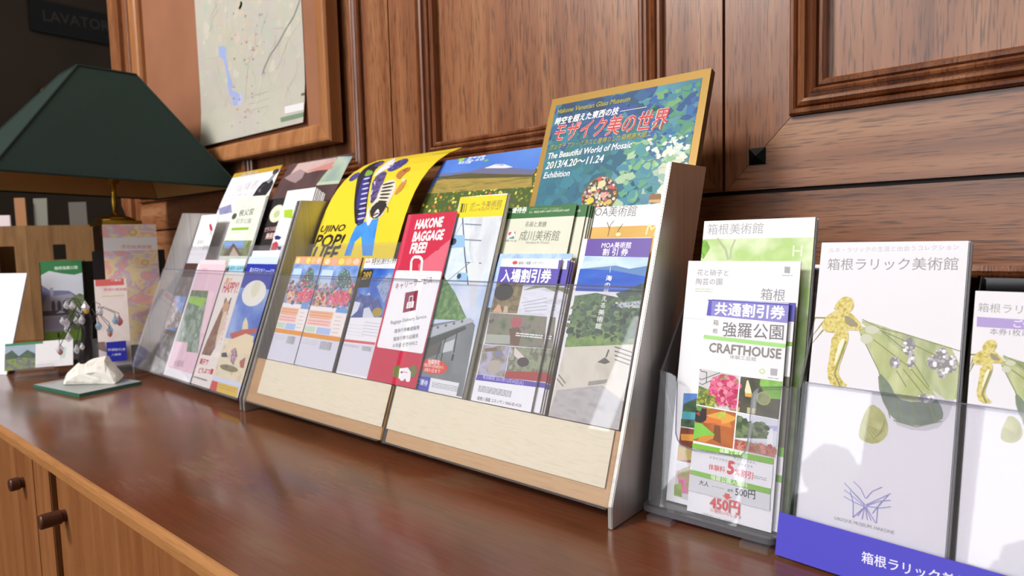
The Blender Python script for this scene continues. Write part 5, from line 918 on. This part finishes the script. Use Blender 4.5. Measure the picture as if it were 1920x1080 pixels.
# low card stand with landscape ticket
F = fx_((68, 712), 66, 24); a = [F.px(p) for p in ((10, 640), (141, 640), (8, 688), (133, 692))]
zz = (a[2][1]+a[3][1])/2
s = Sheet('postcard', F, 0, (a[0][0]+a[2][0])/2, (a[1][0]+a[3][0])/2, zz, (a[0][1]+a[1][1])/2, 'landscape postcard with a mountain view, low on a little clear stand', 'postcard', t=.0012)
L3 = crop(0, 480, 4.156); s.rect(s.n(0, 0, .55, .09), M('3f8a5c')); s.rect(s.n(0, .09, .44, 1), NM(['8ca0bc', 'b4c0d0'], 20, 20, 3)); s.poly(s.n(0, .4, .1, .25, .2, .5, .32, .28, .44, .45, .44, .75, 0, .75), NM(['4a5a54', '5c7058'], 60, 60, 3)); s.poly(s.n(0, .6, .2, .55, .44, .6, .44, 1, 0, 1), NM(['5c7a3c', '8a9a5c', '6a6a7a', 'a4a89c'], 90, 90, 4)); s.rows(*s.n(.5, .75, .85, .92), 2, M('c8c4cc'), .0007); s.poly(s.n(.82, .3, .9, .28, .88, .7, .8, .72), M('c4dccf')); s.done()
t = root('card_stand', onz(62, 712), 'tiny clear acrylic stand holding up the landscape postcard', 'stand')
m = MB(); m.box(F, (-.035, .0055, -.012), (.035, .0085, .012), ACRYL); m.box(F, (-.035, .0, -.0045), (.035, max(zz+.03, .03), -.0020), ACRYL); m.build('back_rest', parent=t)
m = MB(); m.box(F, (-.030, zz-.006, -.0019), (.030, zz-.001, .008), CLEAR('amber_acrylic', 'e8c8a8', .05, haze=.1)); m.box(F, (-.030, zz-.001, .0035), (.030, zz+.006, .006), ACRYL); m.build('ledge', parent=t)
# stepped clear holder beside the narrower rack: pink coupons in front, swirl leaflet behind
G = fx_((243, 700), 70, 9, .0); G.P = G.P+Vector((-.018, 0, 0)); 
def gs(name, d, TL, TR, BL, BR, label, **k):
    a, b, c, e = quad(G, d, TL, TR, BL, BR); return Sheet(name, G, d, a, b, k.pop('w0', c), e, label, edge=PAPER_EDGE, **k)
s = gs('leaflet', .052, (200, 421), (292, 420), (194, 600), None, 'pink and yellow swirl patterned leaflet standing behind the pink coupons', w0=.055, t=.001, base=NM(['f0b4ac', 'f2d4a4', 'eedcb0', 'd6bcd8', 'f0aca6', 'f0c4b4'], 22, 34, 3, .3, .7, dist=1.5))
L2 = crop(140, 320, 4.5); s.rect(s.n(0, .11, 1, .22), M('e8e4e4')); s.text('浮世絵美術館', *L2(390, 655, 650, 655), M('dca4a4'), .9, .02)
for q in ((490, 520, 530, 552), (595, 775, 632, 800)): s.oval(*L2(q[0], q[1], q[2], q[3]), M('e0b478')); s.oval(*L2(q[0], q[1], (q[0]+q[2])/2+4, (q[1]+q[3])/2+3), M('e4cfa0'))
s.done(); og = s
s = gs('coupon', .0035, (187, 521), (248, 525), (174, 668), (236, 688), 'white and pink coupon with a red heading strip, in the stepped holder', w0=.0150, t=.012, base=NM(['ecdcd8', 'f0e4e0', 'e8c8c4'], 18, 18, 3), cat='coupon')
s.edge = None
L4 = crop(160, 500, 4.912); s.rect(s.n(.04, .0, .93, .075), M('dc6a68')); s.text('ご優待', *L4(235, 133, 330, 131), M('f4dcd8'), .7, .03); s.text('熱海の美術館', *L4(170, 222, 380, 218), M('e09a9c'), .9, .03); s.rows(*L4(150, 255, 360, 285), 1, M('e0c88c'), .002); s.poly(L4(75, 700, 180, 690, 200, 790, 70, 770), M('8c6a60')); s.done()
s2 = Sheet('paper_label', G, -.0036, *(lambda q: (q[0], q[1], q[2], q[3]))(quad(G, -.0036, (201, 640), (238, 640), (199, 677), (237, 678))), 'small blue lettered card on the front of the pink coupon', 'card', t=.0008, base=M('2a32a8', .45)); s2.text('共通割引券', *L4(205, 775, 370, 770), M('c8ccf0'), .9, .02); s2.text('入館券', *L4(240, 820, 330, 815), M('c8ccf0'), .9, .02); s2.done()
a_, b_ = og.fr.px((165, 500), -.05)[0], quad(G, .052, (200, 421), (292, 420), (194, 600), None)[1]+.012
t = root('leaflet_holder', G(.0, 0, -.03), 'stepped clear holder with a dark back, left of the narrower rack', 'holder', yaw=R(70))
g0 = quad(G, .0035, (187, 521), (248, 525), (174, 668), (236, 688))[0]-.003; g1 = b_; g2 = b_-.022
HG = Fr(Vector((G.P.x, G.P.y, ZC)), G.X, Vector((0, 0, 1)).cross(G.X)); m = MB(); m.box(HG, (g0, -.004, .0004), (g2, .082, .0120), ACRYL_EDGE); m.build('base', parent=t)
m = MB(); m.box(G, (g0, .0205, -.050), (g2, .054, -.022), SMOKE); m.build('step', parent=t)
m = MB(); m.box(G, (g0, .0125, .0005), (g2, .062, .0025), ACRYL); m.build('front_pane', parent=t)
m = MB(); m.box(G, (g0, .0230, -.066), (g1+.001, .255, -.0555), M('1a1516', .4)); m.build('back_pane', parent=t)
m = MB(); m.tube([G(g2+.0014, .013, .003), G(g2+.0014, .115, .003), G(g2+.0014, .15, -.05)], .0010, M('55505a', .2, .6), 6); m.build('wire_edge', parent=t, smooth=True)
# dark two-pocket holder with the green-headed leaflet
K = fx_((118, 684), 70, 9)
a, b, c, e = quad(K, .004, (82, 490), (160, 487), (77, 635), (155, 640))
s = Sheet('leaflet', K, .004, a, b, .010, e, 'leaflet with a green heading over a lawn and villa photo', t=.001, edge=PAPER_EDGE, base=NM(['6f9a3c', '88b04c', '5c8434'], 30, 60, 3))
s.rect(s.n(0, .0, 1, .45), M('e6eaf6')); s.poly(s.n(0, 0, 1, 0, 1, .13, .8, .15, .5, .13, .2, .1, 0, .14), M('3f8a54')); s.text('箱根強羅公園', *crop(0, 310, 4.908)(500, 960, 715, 950), M('dfeee0'), 1.1, .03)
s.poly(s.n(0, .24, .2, .3, .4, .3, .65, .31, .9, .38, 1, .45, 1, .6, 0, .6), M('8486b4')); s.poly(s.n(.0, .45, .1, .36, .7, .34, .9, .42, 1, .5, 1, .75, 0, .75), M('aca8b6')); s.poly(s.n(.19, .27, .27, .27, .27, .4, .19, .4), M('b4b4c8'))
for i in range(4): s.oval(*s.n(.25+.14*i, .46, .3+.14*i, .52), M('5c5868'))
s.rect(s.n(0, .5, .85, .55), M('5c5a5c')); s.poly(s.n(.6, .5, .7, .38, .9, .34, 1, .36, 1, .75, .6, .75), NM(['6a7c58', '8a9a70', '566848'], 60, 60, 4)); s.poly(s.n(.3, .53, .42, .5, .55, .53), M('cfd0e4')); s.rect(s.n(0, .58, .45, .68), M('a4a0b4')); s.rect(s.n(0, .71, 1, .9), NM(['7ca03c', '8cb44c'], 20, 60, 3)); s.oval(*s.n(.33, .75, .36, .78), M('3a4a2c')); s.rect(s.n(0, .9, 1, 1), M('5c5c4a')); s.done()
t = root('leaflet_holder', K((a+b)/2+.04, 0, -.02), 'black two-pocket leaflet holder with the green-headed leaflet in its left pocket', 'holder', yaw=R(70))
bu = K.px((190, 487), -.02)[0]
BLKP = M('141214', .25, 0, .5)
HK = Fr(Vector((K.P.x, K.P.y, ZC)), K.X, Vector((0, 0, 1)).cross(K.X)); m = MB(); m.box(HK, (a-.003, -.008, .0004), (bu, .045, .008), BLKP); m.build('base', parent=t)
m = MB(); m.box(K, (a-.003, .0140, -.034), (bu, e-.001, -.018), BLKP); m.build('back_pane', parent=t)
m = MB(); m.box(K, (a-.003, .0085, .002), (bu, .05, .004), ACRYL_EDGE); m.build('front_pane', parent=t)
m = MB(); m.box(K, (b+.003, .0115, -.017), (b+.005, e-.001, .001), SMOKE); m.build('divider', parent=t)
# cardboard box with hand slots
CB = onz(66, 638); q = onz(0, 628)
CARD = NM(['77552f', '83603a', '6c4b28'], 5, 40, 3, rough=.8); ht = hit(63, 423, CB, Vector((-CF.x, -CF.y, 0)).normalized()).z-ZC
t = root('cardboard_box', CB+Vector((-.1, .02, 0)), 'open brown cardboard box with slotted sides behind the green-headed leaflet', 'box')
def wallp(A, B, slot, name):
    d = (B-A); L = d.length; F = Fr(A+Vector((0, 0, .0004)), d, (0, 0, 1)); m = MB(); s0, s1, z0, z1 = slot
    for x0, x1, y0, y1 in ((0, s0, 0, ht), (s1, L, 0, ht), (s0, s1, 0, z0), (s0, s1, z1, ht)): m.box(F, (x0, y0, -.004), (x1, y1, 0), CARD)
    m.build(name, parent=t)
dA = Vector((.18, -.98, 0)).normalized(); dB = Vector((-.35, .93, 0)).normalized()
pA = CB+Vector((-.30, -.20, 0)); 
a1 = onz(66, 638); lft = a1+(-(CR.xy.to_3d()).normalized()*.15)+Vector((.02, 0, 0)); rgt = a1+((CR.xy.to_3d()).normalized()*.145)+vd*-.06
wallp(lft, a1, (.06, .102, ht-.135, ht-.055), 'side'); wallp(a1+Vector((.0, .0005, 0)), rgt, (.058, .088, ht-.095, ht-.053), 'side')
bk = rgt+(lft-a1)-vd*.17; wallp(bk+Vector((0, .001, 0)), lft+Vector((-.005, .001, 0)), (.05, .09, ht-.1, ht-.05), 'side'); wallp(rgt+Vector((-.001, .006, 0)), bk+Vector((0, .006, 0)), (.05, .09, ht-.1, ht-.05), 'side')
# boards and a paper bundle poking up from the box
ctr = (a1+bk)/2
def board(px, py0, w_, mat, lab, tilt, dep):
    P = a1-vd*dep; N_ = vd; x = hit(px, py0, P, N_); F = Fr(Vector((x.x, x.y, ZC+.004)), CR.xy.to_3d()+Vector((0, 0, 0)), Vector((0, 0, 1))*math.cos(R(tilt))+CR.xy.to_3d().normalized()*math.sin(R(tilt)))
    m = MB(); m.box(F, (0, 0, -.004), (w_, x.z-ZC, .0), mat); return tag(m.build('board', origin=F.P), lab, 'board')
board(26, 374, .030, M('9a6a44', .6), 'narrow tan board sticking up out of the cardboard box', 0, .030)
board(53, 375, .038, M('77746a', .6), 'grey board with a white edge sticking up out of the cardboard box', 2, .050)
board(128, 382, .05, M('55504a', .6), 'dim grey folder sticking up at the right of the cardboard box', 0, .062)
x = hit(-2, 404, a1-vd*.085, vd); m = MB(); m.box(Fr(x, CR.xy.to_3d(), (0, 0, 1)), (-.02, -x.z+ZC+.004, -.004), (.03, 0, 0), M('d8c8cc', .6)); m.rows = None
tag(m.build('paper_bundle', origin=x), 'white and pink papers poking up at the far left of the cardboard box', 'papers')
